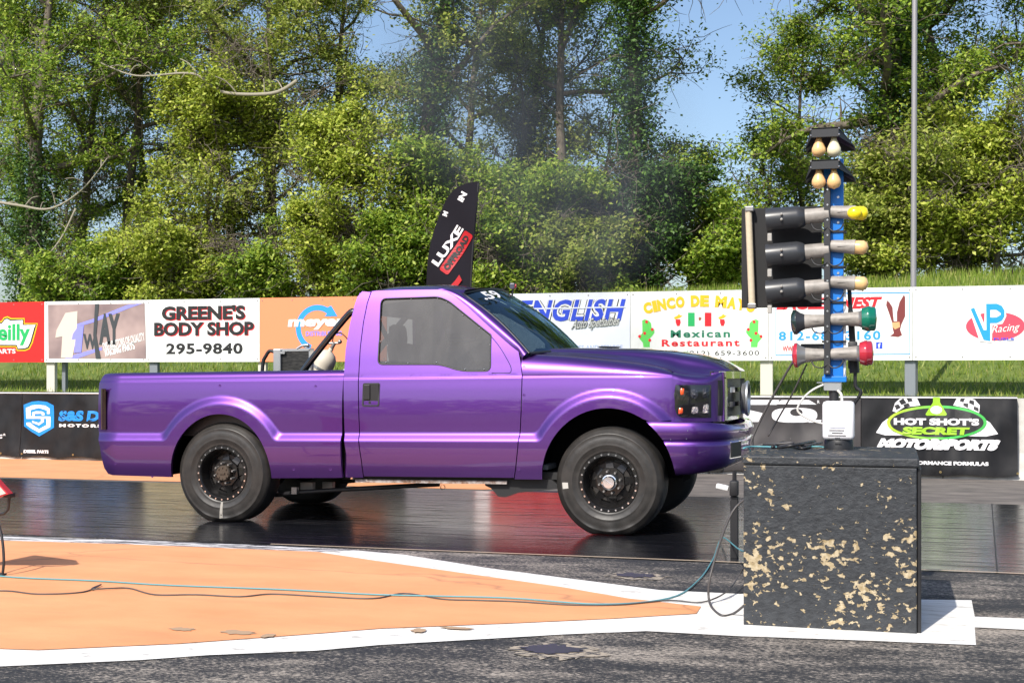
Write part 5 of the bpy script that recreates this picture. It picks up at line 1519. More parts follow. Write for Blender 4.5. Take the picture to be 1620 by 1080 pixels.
wheel(WF, 10.545, True, True, None); wheel(WR, 10.555, True, False, None)
bm = B()                                           # white scuff patches on the sidewalls
def scuff(cx, a0, a1, r0, r1, yf):
    ns = 6; g2 = []
    for i in range(ns+1):
        row = []
        for j in range(4):
            r = r0+(r1-r0)*j/3; a = a0+(a1-a0)*i/ns
            yy = interp([(.243,.008),(.275,-.004),(.315,-.010),(.362,-.008),(.390,.002),(.424,.022)], r)-.003
            z = .434+r*math.sin(a); k = smooth((.13-z)/.13)
            row.append(bm.verts.new((cx+r*math.cos(a)+r*math.cos(a)*.1*k, yf+yy-.002-.022*k, max(.014, z))))
        g2.append(row)
    for i in range(ns):
        for j in range(3): bm.faces.new((g2[i][j], g2[i][j+1], g2[i+1][j+1], g2[i+1][j]))
scuff(WF, math.radians(181), math.radians(189), .335, .385, 10.545)
obj('scuff', bm, mat('chalk_mark', (.48,.46,.42), .7), fw_)
bm = B(); scuff(WR, math.radians(268), math.radians(272.5), .25, .395, 10.555); obj('scuff', bm, mat('chalk_smear', (.30,.28,.25), .7), rw_)
# --- wheel wells, chassis, axles
bm = B()
for (cx, a, b_) in ((WF, .60, .66), (WR, .55, .58)):
    for s in (-1, 1):
        y0, y1 = (YN+.07, YN+.46) if s < 0 else (2*YC-YN-.46, 2*YC-YN-.07)
        n = 24; ra = []; rbb = []
        for k in range(n+1):
            t = math.pi*k/n; p = (cx+a*math.cos(t), .45+b_*math.sin(t))
            ra.append(bm.verts.new((p[0], y0, p[1]))); rbb.append(bm.verts.new((p[0], y1, p[1])))
        for k in range(n): bm.faces.new((ra[k], ra[k+1], rbb[k+1], rbb[k]))
        if cx == WF:
            yi = y1 if s < 0 else y0
            vs = [bm.verts.new((v.co.x, yi, v.co.z)) for v in ra]; bm.faces.new(vs)
obj('wheel_well', bm, mat('well_black', (.006,.006,.007), .9, spec=.05), truck, smooth=True, angle=40)
bm = B()
for s in (-1, 1):
    y = YC+s*.48; box2(bm, (-6.8, y-.04, .50), (-1.35, y+.04, .66))
    box2(bm, (-4.48, YC+s*.90-.02, .40), (-2.95, YC+s*.90+.02, .47))
for x in (-6.4,-5.2,-4.3,-3.4,-2.6,-1.5): box2(bm, (x-.04, YC-.48, .52), (x+.04, YC+.48, .60))
box2(bm, (-3.6, YC-.25, .36), (-2.6, YC+.2, .58), bev=.03)
box2(bm, (-3.15, YC-.90, .44), (-2.6, YC+.90, .50))
tube(bm, [(WR, YN+.34, .41), (WR, 2*YC-YN-.34, .41)], .05, 14); ball(bm, (WR, YC, .42), .19, 18, (.8,.8,1)); tube(bm, [(WF, YN+.34, .41), (WF, 2*YC-YN-.34, .41)], .045, 14); ball(bm, (WF, YC+.2, .42), .15, 14)
tube(bm, [(WR, YC, .44), (-3.5, YC, .48)], .05, 12)
# front lower bracket seen under the door corner
br = [(765,760),(778,761),(800,757),(872,758),(890,772),(872,774),(820,779),(800,786),(788,785),(777,772),(768,768)]
plate(bm, [at(x, y, YN+.12) for x, y in br], .10)
obj('chassis', bm, mat('chassis_black', (.014,.014,.015), .6), truck, smooth=False)
bm = B(); box2(bm, (S(560,762)[0], YN+.075, .405), (S(800,762)[0], YN+.10, .432)); 
lathe(bm, [(0,.02),(.02,.02)], at(700,768,YN+.2), seg=14)
obj('sill_rail', bm, mat('rusty_rail', (.33,.28,.25), .6, .2, build=lambda nt, b: nt.links.new(ramp(nt, noisev(nt, coords(nt), 16, 5, .7), [(.4,(.42,.38,.36)),(.6,(.16,.09,.06))]), b.inputs['Base Color'])), truck)
bm = B(); yb_ = YN+.30
tube(bm, [at(436,777,yb_), at(470,773,yb_), at(560,768.5,yb_), at(695,763,yb_)], .020, 10)
tube(bm, [(x, 2*YC-y, z) for x, y, z in [at(436,777,yb_)[:], at(560,768.5,yb_)[:], at(695,763,yb_)[:]]], .020, 10)
obj('traction_bar', bm, BLACK, truck, smooth=True)
bm = B(); p = at(467,770,yb_-.03); box(bm, p, (.05,.05,.06)); box(bm, at(487,764,yb_+.3), (.12,.06,.08)); box(bm, at(520,762,yb_+.5), (.10,.06,.06)); obj('spring_mount', bm, GREYM, truck)
# things visible in the rear wheel opening
bm = B(); cc = at(312,684,YN+.35)
bm2 = bm; lathe(bm, [(0,.058),(.0,.066),(.02,.066),(.02,.058)], cc, seg=28)
for k in range(5): a = k*1.256+.3; tube(bm, [cc+Vector((0,.01,0)), cc+Vector((.06*math.cos(a),.01,.06*math.sin(a)))], .005, 6)
tube(bm, [at(283,691,YN+.33), at(300,691,YN+.33)], .006, 6); obj('pulley', bm, GREYM, truck)
bm = B(); tube(bm, [at(330,650,YN+.5), at(322,720,YN+.5)], .022, 10); tube(bm, [at(385,650,YN+.40), at(415,700,YN+.45)], .02, 8); tube(bm, [at(290,672,YN+.42), at(345,660,YN+.42)], .012, 8); box(bm, at(365,668,YN+.45), (.30,.05,.10)); obj('shock_absorber', bm, DARK, truck, smooth=True, angle=40)
# dark gap between cab and bed
bm = B(); box2(bm, (xg-.005, YN+.10, .47), (cabR[3][0]+.03, YN+.13, 1.33)); box2(bm, (xg-.005, 2*YC-YN-.13, .47), (cabR[3][0]+.03, 2*YC-YN-.10, 1.33)); obj('gap_filler', bm, BLACK, truck)
# --- cab interior
INT = mat('interior_grey', (.16,.17,.18), .8); SEATM = mat('seat_cloth', (.22,.23,.25), .85)
bm = B(); box2(bm, (-4.45, YC-.88, .52), (-2.75, YC+.88, .56)); 
obj('cab_floor', bm, INT, truck)
bm = B(); prof = [(-2.85,1.46),(-3.02,1.44),(-3.14,1.38),(-3.18,1.25),(-3.10,1.05),(-2.85,1.0)]
a_ = [bm.verts.new((x, YC-.86, z)) for x, z in prof]; b2 = [bm.verts.new((x, YC+.86, z)) for x, z in prof]
for i in range(len(prof)-1): bm.faces.new((a_[i], a_[i+1], b2[i+1], b2[i]))
bm.faces.new(a_[::-1]); bm.faces.new(b2); bmesh.ops.recalc_face_normals(bm, faces=bm.faces[:]); obj('dashboard', bm, mat('dash_pale', (.42,.47,.43), .8), truck)
for ys in (YC+.42, YC-.42):
    bm = B(); box2(bm, (-4.10, ys-.25, .86), (-3.58, ys+.25, 1.00), bev=.05); box(bm, (-4.17, ys, 1.28), (.12,.50,.66), Matrix.Rotation(-.18, 3, 'Y'), bev=.05); box(bm, (-4.25, ys, 1.68), (.10,.26,.18), Matrix.Rotation(-.12, 3, 'Y'), bev=.04)
    obj('seat', bm, SEATM, truck, smooth=True, angle=40)
bm = B(); lathe(bm, [(0,.165),(.012,.178),(.024,.165),(.012,.152),(0,.165)], (-3.32, YC+.42, 1.36), axis=Vector((-.9,0,.42)), seg=32)
for a in (0, 2.1, 4.2):
    u = Vector((0,1,0)); ax = Vector((-.9,0,.42)).normalized(); v_ = ax.cross(u); c0 = Vector((-3.32, YC+.42, 1.36))+ax*.012
    tube(bm, [c0, c0+(u*math.cos(a)+v_*math.sin(a))*.165], .012, 8)
tube(bm, [(-3.32, YC+.42, 1.36), (-3.05, YC+.42, 1.23)], .03, 10); obj('steering_wheel', bm, BLACK, truck, smooth=True, angle=50)
bm = B()
for s in (-1, 1):
    y = YC+s*.72
    tube(bm, spline([(-4.38, YC+s*.78, .55), (-4.38, YC+s*.78, 1.4), (-4.36, y-.04*s, 1.90), (-4.2, y-.1*s, 1.96)], 5)+spline([(-4.15, y-.1*s, 1.965), (-3.62, y-.12*s, 1.93), (-3.05, YC+s*.80, 1.44), (-2.98, YC+s*.82, .6)], 5), .022, 8)
tube(bm, [(-4.37, YC-.72, 1.90), (-4.37, YC+.72, 1.90)], .022, 8); tube(bm, [(-4.38, YC-.78, 1.30), (-4.38, YC+.78, 1.30)], .022, 8); tube(bm, [(-4.37, YC-.7, 1.88), (-4.38, YC+.7, .9)], .022, 8)
obj('roll_cage', bm, BLACK, truck, smooth=True)
bm = B(); tube(bm, [(-3.50, YC, 1.98), (-3.48, YC, 1.93)], .01, 6); box(bm, (-3.47, YC, 1.90), (.03,.24,.06), bev=.01); obj('rear_view_mirror', bm, BLACK, truck)
# action camera stuck on the roof
cp = at(810,463,12.1)
t = empty('action_camera', cp, 'tiny black and silver camera on a stalk above the windshield', 'camera')
bm = B(); tube(bm, [cp+Vector((0,0,-.035)), cp+Vector((.01,0,.03))], .008, 8); lathe(bm, [(-.02,.03),(-.012,.03),(-.004,.012)], cp+Vector((0,0,-.025)), axis=(0,0,1), seg=16); obj('mount', bm, BLACK, t)
bm = B(); box(bm, cp+Vector((.01,0,.062)), (.05,.07,.055), bev=.008); o = obj('camera_body', bm, mat('camera_grey', (.05,.06,.08), .35), t)
bm = B(); lathe(bm, [(0,.016),(.012,.016),(.012,.001)], cp+Vector((.035,-.01,.065)), axis=(1,0,0), seg=16); box(bm, cp+Vector((.036,0,.05)), (.004,.06,.012)); obj('lens', bm, mat('red_plastic', (.4,.02,.02), .4), t)
# driver
D = Vector((-3.95, YC+.42, 0))
drv = empty('person', (D.x, D.y, .98), 'driver in a pale race suit and blue helmet seated at the steering wheel', 'person')
def skin_chain(bm_me, verts, edges, radii, name, m, parent, sub=2):
    me = bpy.data.meshes.new(name); off = Vector(rootof(parent).location)
    me.from_pydata([Vector(v)-off for v in verts], edges, []); me.update()
    o = bpy.data.objects.new(name, me); C.objects.link(o)
    md = o.modifiers.new('s', 'SKIN'); 
    for i, r in enumerate(radii):
        sv = me.skin_vertices[0].data[i]; sv.radius = (r, r) if not isinstance(r, tuple) else r; sv.use_root = (i == 0)
    o.modifiers.new('u', 'SUBSURF').levels = sub; o.modifiers['u'].render_levels = sub
    bpy.context.view_layer.update(); dg = bpy.context.evaluated_depsgraph_get()
    nm = bpy.data.meshes.new_from_object(o.evaluated_get(dg)); bpy.data.objects.remove(o)
    nm.shade_smooth(); nm.materials.clear(); nm.materials.append(m); nm.name = name
    o2 = bpy.data.objects.new(name, nm); C.objects.link(o2); o2.parent = parent; return o2
x, y = D.x, D.y
V_ = [(x+.02,y,1.06),(x,y,1.18),(x-.03,y,1.36),(x-.05,y,1.50),(x-.03,y,1.58),(x-.01,y,1.66),
      (x-.05,y-.18,1.48),(x+.10,y-.24,1.28),(x+.40,y-.15,1.36),(x+.52,y-.12,1.41),
      (x-.05,y+.18,1.48),(x+.10,y+.24,1.28),(x+.40,y+.15,1.36),(x+.52,y+.12,1.41),
      (x+.10,y-.10,1.05),(x+.55,y-.13,1.10),(x+.72,y-.12,.72),(x+.86,y-.12,.66),
      (x+.10,y+.10,1.05),(x+.55,y+.13,1.10),(x+.72,y+.12,.72),(x+.86,y+.12,.66)]
E_ = [(0,1),(1,2),(2,3),(3,4),(4,5),(3,6),(6,7),(7,8),(8,9),(3,10),(10,11),(11,12),(12,13),(0,14),(14,15),(15,16),(16,17),(0,18),(18,19),(19,20),(20,21)]
Rr = [.15,.14,.16,.13,.06,.07,.075,.055,.040,.035,.075,.055,.040,.035,.095,.075,.055,.04,.095,.075,.055,.04]
skin_chain(None, V_, E_, Rr, 'body', mat('race_suit', (.42,.44,.46), .8), drv)
hc = Vector((x+.02, y, 1.71))
bm = B(); ball(bm, hc, .145, 28, (1.08,.92,1.02)); 
for v in bm.verts:
    if v.co.z < hc.z-.09: v.co.z = hc.z-.09-(hc.z-.09-v.co.z)*.4
hm = obj('helmet', bm, mat('blue_helmet', (.02,.09,.36), .15, coat=1), drv, smooth=True)
bm = B(); lathe(bm, [(-.03,.150),(.0,.156),(.03,.155),(.055,.148)], hc+Vector((.012,0,0)), axis=(0,0,1), seg=20, a0=-1.1, a1=1.1); obj('visor', bm, mat('visor_dark', (.01,.01,.012), .05), hm, smooth=True)
bm = B(); lathe(bm, [(-.085,.155),(-.075,.158),(-.07,.155)], hc+Vector((.012,0,0)), axis=(0,0,1), seg=30); obj('helmet_stripe', bm, WHITE, hm, smooth=True)
for s in (-1, 1):                                  # gloved hands closed on the wheel
    w0 = Vector((x+.50, y+s*.125, 1.405)); palm = w0+Vector((.055,0,.02))
    bm = B(); ball(bm, palm, .045, 14, (1,.55,1)); hnd = obj('glove', bm, BLACK, drv, smooth=True)
    for f_i in range(4):
        o0 = palm+Vector((.02,-s*.0,.03-.02*f_i)); ln = (.034,.038,.036,.028)[f_i]
        bm = B(); tube(bm, spline([o0, o0+Vector((ln,s*.012,0)), o0+Vector((ln*1.2,-s*.02,-.003)), o0+Vector((ln*.5,-s*.035,-.004))], 3), .0095, 7); obj('finger', bm, BLACK, hnd, smooth=True)
    bm = B(); tube(bm, spline([palm+Vector((0,-s*.02,.03)), palm+Vector((.03,-s*.035,.04)), palm+Vector((.05,-s*.03,.03))], 3), .010, 7); obj('thumb', bm, BLACK, hnd, smooth=True)
# ------------------------------------------------------------------ painted block carrying the starting lights
bz = .893
xl, xr, yf, ybk = -.752, .118, 7.03, 8.02
def b_block(nt, b):
    v = coords(nt, (1,1,1)); v2 = coords(nt, (.75,1,1))
    n = noisev(nt, v2, 34, 5, .55, .3); big = noisev(nt, v, 4.0, 4, .6)
    se = N(nt, 'ShaderNodeSeparateXYZ'); tc = N(nt, 'ShaderNodeTexCoord'); nt.links.new(tc.outputs['Object'], se.inputs[0])
    zf = ramp(nt, se.outputs[2], [(.0, g(.56)), (.25, g(.70)), (.50, g(.60)), (.56, g(.36)), (.9, g(.34))])
    a = N(nt, 'ShaderNodeMath', operation='MULTIPLY_ADD'); nt.links.new(zf, a.inputs[0]); a.inputs[1].default_value = .21; nt.links.new(n, a.inputs[2])
    a2 = N(nt, 'ShaderNodeMath', operation='MULTIPLY_ADD'); nt.links.new(big, a2.inputs[0]); a2.inputs[1].default_value = .55; nt.links.new(a.outputs[0], a2.inputs[2])
    chip = ramp(nt, a2.outputs[0], [(.985, g(0)), (1.0, g(1))])
    base = ramp(nt, noisev(nt, v2, 24, 6, .7), [(.35, (.017,.019,.023)), (.65, (.038,.042,.048))])
    bare = ramp(nt, noisev(nt, v, 40, 4), [(.35, (.30,.22,.11)), (.6, (.50,.41,.27))])
    nt.links.new(mixc(nt, chip, base, bare), b.inputs['Base Color'])
    h = N(nt, 'ShaderNodeMath', operation='MULTIPLY_ADD'); nt.links.new(chip, h.inputs[0]); h.inputs[1].default_value = -.9; nt.links.new(noisev(nt, v2, 45, 5, .7), h.inputs[2])
    bump(nt, b, h.outputs[0], .8, .008)
BLK = mat('chipped_black_paint', (.03,.03,.035), .55, build=b_block)
blk = empty('concrete_block', ((xl+xr)/2, (yf+ybk)/2, 0), 'big black painted block with chipped tan spots under the starting lights', 'block')
bm = B()
vs = box2(bm, (xl, yf, .0), (xr, ybk, bz-.05), bev=.006)
obj('block_body', bm, BLK, blk)
bm = B(); box2(bm, (xl-.008, yf-.008, bz-.048), (xr+.012, ybk+.008, bz), bev=.010); obj('block_top', bm, BLK, blk)
bm = B(); box2(bm, (xr+.002, yf+.02, 0), (xr+.022, ybk-.02, bz-.055), bev=.004); obj('dark_side_slab', bm, BLACK, blk)  # added black slab makes the block's right face dark
# ------------------------------------------------------------------ starting light tree (plane Y = 7.74)
YT = 7.74
def tt(px, py, dy=0): return at(px, py, YT+dy)
def wpx(n): return n/279.0
tr_ = empty('starting_light_tree', (tt(1328,700).x, YT, bz), 'blue starting light tree with amber, green and red lamps on the black block', 'starting lights')
TBL = mat('tree_blue', lin(0,120,215,.9), .45); CREAM = mat('pale_fibreglass', (.55,.50,.42), .6)
bm = B(); a = tt(1303,596); b_ = tt(1334,250); box2(bm, (a.x, YT+.02, a.z), (b_.x, YT+.085, b_.z), bev=.004)
post_ = obj('post', bm, TBL, tr_)
bm = B(); box2(bm, (tt(1301,0).x, YT-.01, tt(1320,604).z), (tt(1339,0).x, YT+.12, tt(1320,595).z), bev=.003); obj('post_flange', bm, TBL, tr_)
bm = B(); box2(bm, (tt(1333.5,0).x, YT+.03, tt(1320,596).z), (tt(1338,0).x, YT+.07, tt(1320,455).z)); obj('side_trim', bm, WHITE, tr_)
bm = B(); box2(bm, (tt(1304,0).x, YT-.035, tt(1320,592).z), (tt(1314,0).x, YT+.015, tt(1320,290).z), bev=.003); chan = obj('cable_channel', bm, mat('channel_black', (.03,.03,.033), .4), tr_)
bm = B()
for py in (366,422,478,540): box2(bm, (tt(1300,0).x, YT+.012, tt(1320,py+1.5).z), (tt(1338.5,0).x, YT+.09, tt(1320,py-1.5).z))
obj('strap', bm, BLACK, tr_)
bm = B(); box2(bm, (tt(1303,0).x, YT+.0, tt(1320,617.5).z), (tt(1331,0).x, YT+.09, tt(1320,603.5).z), bev=.003); tube(bm, [tt(1292,605), tt(1303,605)], .004, 6); obj('clamp', bm, ALU, tr_)
bm = B(); tube(bm, [tt(1319,617)+Vector((0,.04,0)), tt(1319,660)+Vector((0,.04,0))], .027, 16); obj('mast', bm, BLACK, tr_, smooth=True, angle=40)
bm = B(); p = tt(1327,700); lathe(bm, [(0,.001),(.0,.082),(.045,.080),(.055,.076),(.055,.001)], Vector((p.x, YT, bz)), axis=(0,0,1), seg=32); box(bm, (p.x, YT-.083, bz+.035), (.035,.004,.006)); obj('mast_foot', bm, BLACK, tr_, smooth=True, angle=40)
# white control box
cbx = empty('control_box', (p.x, YT, bz+.055), 'white plastic box with rounded corners strapped to the foot of the light tree', 'box')
bm = B(); box2(bm, (tt(1302,0).x, YT-.085, bz+.056), (tt(1352,0).x, YT+.04, tt(1320,634).z), bev=.02); obj('housing', bm, mat('white_plastic', (.80,.78,.80), .35), cbx, smooth=True, angle=50)
bm = B(); box2(bm, (tt(1314,0).x, YT-.089, tt(1320,676).z), (tt(1338,0).x, YT-.084, tt(1320,636).z), bev=.002); obj('window', bm, mat('lilac_plastic', (.66,.66,.78), .3), cbx)
bm = B()
for k, (a0, a1, py) in enumerate(((1313,1336,679),(1317,1334,683),(1311,1339,687),(1322,1330,691))): box2(bm, (tt(a0,0).x, YT-.0875, tt(1320,py+1.1).z), (tt(a1,0).x, YT-.084, tt(1320,py).z))
obj('printed_label', bm, KBLK, cbx)
# backdrop board
bk = empty('backdrop_board', (tt(1240,0).x, YT+.16, tt(1320,487).z), 'square black backdrop board fixed left of the amber lamps with a pale stick on it', 'board')
bm = B(); a = tt(1173.5,487,.14); b_ = tt(1300,326,.14); box2(bm, (a.x, YT+.14, a.z), (b_.x, YT+.16, b_.z), bev=.002)
box2(bm, (a.x, YT+.13, a.z), (a.x+.035, YT+.139, b_.z))
for px in (1250,1272,1290): box(bm, tt(px,483,.136), (.02,.004,.006))
obj('board_panel', bm, mat('matt_black', (.012,.012,.013), .75), bk)
def b_rope(nt, b):
    wv = N(nt, 'ShaderNodeTexWave', wave_type='BANDS', bands_direction='Z'); wv.inputs['Scale'].default_value = 45; nt.links.new(coords(nt), wv.inputs['Vector'])
    nt.links.new(ramp(nt, wv.outputs['Fac'], [(.1,(.42,.33,.22)),(.4,(.62,.54,.40))]), b.inputs['Base Color'])
bm = B(); tube(bm, [tt(1190,486,.10), tt(1184,330,.10)], .020, 12); obj('pale_stick', bm, mat('wrapped_cane', (.6,.5,.37), .7, build=b_rope), bk, smooth=True, angle=40)
bm = B(); 
for py in (331,484): box(bm, tt(1186 if py < 400 else 1190,py,.10), (.05,.05,.03), bev=.005)
obj('stick_clip', bm, GREYM, bk)
SOCK = mat('socket_grey', (.31,.285,.255), .5, build=lambda nt, b: nt.links.new(ramp(nt, noisev(nt, coords(nt), 14, 5, .65), [(.35,(.22,.20,.18)),(.6,(.34,.31,.28))]), b.inputs['Base Color'])); SOCKD = mat('clip_grey', (.36,.34,.31), .5)  # shade clips get a plain grey, slightly lighter than the sockets
BULB = mat('amber_bulb', (.78,.50,.22), .3, coat=.5); PALEBULB = mat('cream_bulb', (.80,.72,.48), .3, coat=.5); YBULB = mat('yellow_bulb', (.90,.70,.01), .3, coat=.5)
def lamp(kind, px0, px1, py0, py1, dy, label, shade_m=None):
    """axis from socket root (px0,py0) to lamp tip (px1,py1)"""
    a, b_ = tt(px0, py0, dy), tt(px1, py1, dy); ax = (b_-a).normalized(); Lt = (b_-a).length
    holder = None
    if kind == 'tube':
        bm = B(); lathe(bm, [(-.03,.001),(-.03,.040),(0,.042),(Lt*.36,.044)], a, axis=ax, seg=24); holder = obj('lamp_holder', bm, SOCK, tr_, smooth=True, angle=40, label=label)
        bm = B(); lathe(bm, [(Lt*.32,.046),(Lt*.36,.056),(Lt*.42,.063),(Lt*.46,.066),(Lt,.068),(Lt,.062),(Lt*.5,.055)], a, axis=ax, seg=32); obj('lamp_shade', bm, mat('shade_black', (.035,.037,.042), .33), holder, smooth=True, angle=40)
        bm = B(); box(bm, b_+Vector((.02,-.03,-.10)), (.025,.03,.045), bev=.004); ball(bm, a+ax*Lt*.72+Vector((0,-.075,.02)), .008, 8); ball(bm, a+ax*Lt*.72+Vector((0,-.075,-.01)), .008, 8); obj('shade_clip', bm, SOCKD, holder)
    else:
        hl = {'bulb': .62, 'flood': .60}[kind]
        bm = B(); lathe(bm, [(-.02,.001),(-.02,.030),(0,.034),(Lt*hl*.5,.037),(Lt*hl,.043),(Lt*hl,.03)], a, axis=ax, seg=24)
        box(bm, a+ax*Lt*hl*.5+Vector((0,-.038,0)), (Lt*hl*.6,.003,.004)); holder = obj('lamp_holder', bm, SOCK, tr_, smooth=True, angle=40, label=label)
        bm = B()
        if kind == 'bulb': lathe(bm, [(Lt*hl-.01,.036),(Lt*hl+.02,.039),(Lt*.85,.040),(Lt*.95,.030),(Lt,.001)], a, axis=ax, seg=24); obj('bulb', bm, shade_m, holder, smooth=True)
        else:
            R_ = .070; big = px1 > px0
            lathe(bm, [(Lt*hl-.005,.042),(Lt*hl+.02,.052)]+([(Lt*.66,.060)] if big else [(Lt*.84,R_)]), a, axis=ax, seg=32); obj('lamp_reflector', bm, mat('reflector_grey', (.30,.29,.28), .3, .5) if shade_m.name != 'dark_lens' else mat('shade_black'), holder, smooth=True)
            bm = B(); lathe(bm, [(Lt*.66,.0605),(Lt*.80,R_+.001),(Lt*.86,R_+.001),(Lt*.87,R_-.002),(Lt*.96,R_-.002),(Lt,R_*.8),(Lt*1.02,.001)] if big else [(Lt*.84,R_+.001),(Lt*.93,R_),(Lt,R_*.62),(Lt*1.03,.001)], a, axis=ax, seg=32); obj('lens', bm, shade_m, holder, smooth=True)
    return holder
GL = mat('green_lens', (.0,.20,.12), .08, coat=1, build=lambda nt, b: b.inputs['Transmission Weight'].__setattr__('default_value', .25)); RL = mat('red_lens', (.45,.02,.04), .08, coat=1); DL = mat('dark_lens', (.012,.03,.028), .1, coat=1)
for i, (yl_, yr_) in enumerate(((340,337),(396,391),(453,448))):
    lamp('tube', 1303, 1213, yl_, yl_+9, -.0, ('top','middle','lowest')[i]+' black tube shaded amber lamp on the left side')
    lamp('bulb', 1318, 1374, yr_-2, yr_+1, .0, ('top yellow double bulb lamp','middle amber bulb lamp','lowest amber bulb lamp')[i]+' on the right side', YBULB if i == 0 else BULB)
bm = B(); ball(bm, tt(1352,337,-.05), .036, 18, (1.15,.9,1)); obj('bulb', bm, YBULB, tr_, smooth=True, label='second yellow bulb pressed against the top right lamp')
lamp('flood', 1303, 1252, 507, 510, .0, 'green flood lamp seen from behind on the left', DL)
lamp('flood', 1320, 1386, 505, 504, .0, 'green flood lamp on the right', GL)
lamp('flood', 1303, 1254, 561, 562, .0, 'red flood lamp on the left', RL)
lamp('flood', 1320, 1381, 560, 558, .0, 'red flood lamp on the right', RL)
# wiring and fixings of the tree
bm = B()
for py in (345,400,455,507,561):
    for s in (-1, 1):
        a = tt(1309+s*26, py+8, -.02); tube(bm, spline([a, a+Vector((-s*.02,-.02,-.035)), a+Vector((-s*.06,-.025,-.045)), tt(1310,py+14,-.03)], 4), .0042, 6)
obj('lamp_wire', bm, BLACK, tr_, smooth=True)
bm = B()
for py in range(300, 590, 24): lathe(bm, [(-.003,.001),(-.003,.005),(.001,.006)], tt(1309,py,-.036), seg=8)
for py in range(312, 590, 40): lathe(bm, [(-.003,.001),(-.003,.007),(.001,.008)], tt(1326,py,.018), seg=8)
obj('bolt', bm, ALU, tr_)
bm = B()
for py in (318,372,428,470,520,575): lathe(bm, [(-.022,.001),(-.022,.021),(-.018,.0215),(-.018,.001)], tt(1309,py,-.01)+Vector((0,0,.02)), axis=(0,0,1), seg=4)
obj('tie', bm, BLACK, tr_)
# two pairs of stage bulbs under black hoods
for i, py in enumerate((206, 256)):
    bm = B(); z1 = tt(1320,py).z; z0 = tt(1320,py+15).z
    xa, xb = tt(1285,0).x, tt(1328,0).x
    box2(bm, (xa, YT-.10, z0), (xb, YT-.088, z1), bev=.002)
    # sloping roof: front edge to wide wings
    pts = [(xa, YT-.10, z1), (xb, YT-.10, z1), (xb+.085, YT+.05, z1-.09), (xb+.085, YT+.16, z1-.09), (xa-.04, YT+.16, z1-.085), (xa-.04, YT+.05, z1-.085)]
    up = [bm.verts.new(p) for p in pts]; dn = [bm.verts.new((p[0], p[1], p[2]-.008)) for p in pts]
    top_c = bm.verts.new(((xa+xb)/2, YT+.06, z1-.012)); bot_c = bm.verts.new(((xa+xb)/2, YT+.06, z1-.020))
    for k in range(6): bm.faces.new((up[k], up[(k+1)%6], top_c)); bm.faces.new((dn[(k+1)%6], dn[k], bot_c)); bm.faces.new((up[k], dn[k], dn[(k+1)%6], up[(k+1)%6]))
    for s, xx in ((-1, xa), (1, xb)):
        v4 = [bm.verts.new(p) for p in ((xx, YT-.095, z1), (xx, YT-.095, z0), (xx+s*(.04 if s < 0 else .085), YT+.05, z0-.035), (xx+s*(.04 if s < 0 else .085), YT+.05, z1-.09))]; bm.faces.new(v4)
    bmesh.ops.recalc_face_normals(bm, faces=bm.faces[:])
    hd = obj('lamp_hood', bm, mat('hood_black', (.022,.023,.026), .5), tr_, label=('uppermost','lower')[i]+' black hood with two stage bulbs under it')
    bm = B()
    for xx in (xa-.002, xb+.002):
        for zz in (z0+.012, z1-.008): ball(bm, (xx, YT-.101, zz), .005, 6)
    obj('screw', bm, ALU, hd)
    for j, px in enumerate((1296, 1320)):
        p0 = tt(px, py+14); bm = B()
        lathe(bm, [(-.01,.001),(-.01,.014),(.015,.017),(.035,.026),(.062,.038),(.082,.039),(.102,.028),(.113,.001)], (p0.x, YT-.055, p0.z), axis=(0,0,-1), seg=24)
        obj('bulb', bm, PALEBULB if (i == 0 and j == 1) else BULB, hd, smooth=True, label='pale cream stage bulb' if (i == 0 and j == 1) else None)
# black cable bundle hanging behind the post, small joystick like connector
bm = B(); tube(bm, spline([tt(1343,445,.08), tt(1346,500,.08), tt(1350,560,.08), tt(1352,590,.08)], 5), [.012]*5+[.018]*5+[.028]*6, 8); box2(bm, (tt(1341,0).x, YT+.06, tt(1320,583).z), (tt(1356,0).x, YT+.10, tt(1320,540).z), bev=.006); obj('cable_bundle', bm, BLACK, tr_, smooth=True, angle=40)
bm = B(); tube(bm, spline([tt(1353,583,.08), tt(1353,600,.08), tt(1354,612,.08), tt(1362,621,.08), tt(1350,640,.09)], 5), .010, 8); obj('plug_lead', bm, BLACK, tr_, smooth=True)
bm = B(); box2(bm, (tt(1265,0).x, YT+.09, tt(1320,556).z), (tt(1302,0).x, YT+.13, tt(1320,543).z), bev=.004); obj('rear_bracket', bm, BLACK, tr_)
def cable(name, pts, r, m, label, cat='cable', n=6):
    bm = B(); P = spline(pts, n); tube(bm, P, r, 7); o = obj(name, bm, m, smooth=True, origin=P[0]); tag(o, label, cat); return o
WCB = mat('white_cable', (.62,.60,.56), .5); TEAL = mat('teal_cable', (.10,.30,.34), .5); GCB = mat('grey_cable', (.07,.065,.065), .5)
cable('power_cable', [tt(1303,608), tt(1285,617), tt(1270,631), tt(1262,650), tt(1285,665), tt(1303,670)], .006, WCB, 'white cable looping out left of the white control box')
cable('power_cable', [tt(1325,617), tt(1331,624), tt(1332,634)], .008, WCB, 'short white cable entering the top of the white control box')
cable('guy_wire', [tt(1258,566,.1), tt(1235,605,.15), tt(1205,660,.2), tt(1188,703,.2), Vector((xl+.02, ybk-.1, bz+.01))], .007, GCB, 'grey wire running down from the left red lamp to the block')
cable('guy_wire', [tt(1276,576,.12), tt(1255,620,.2), tt(1235,655,.3), tt(1215,690,.3)], .005, GCB, 'black wire hanging behind the grey one', )
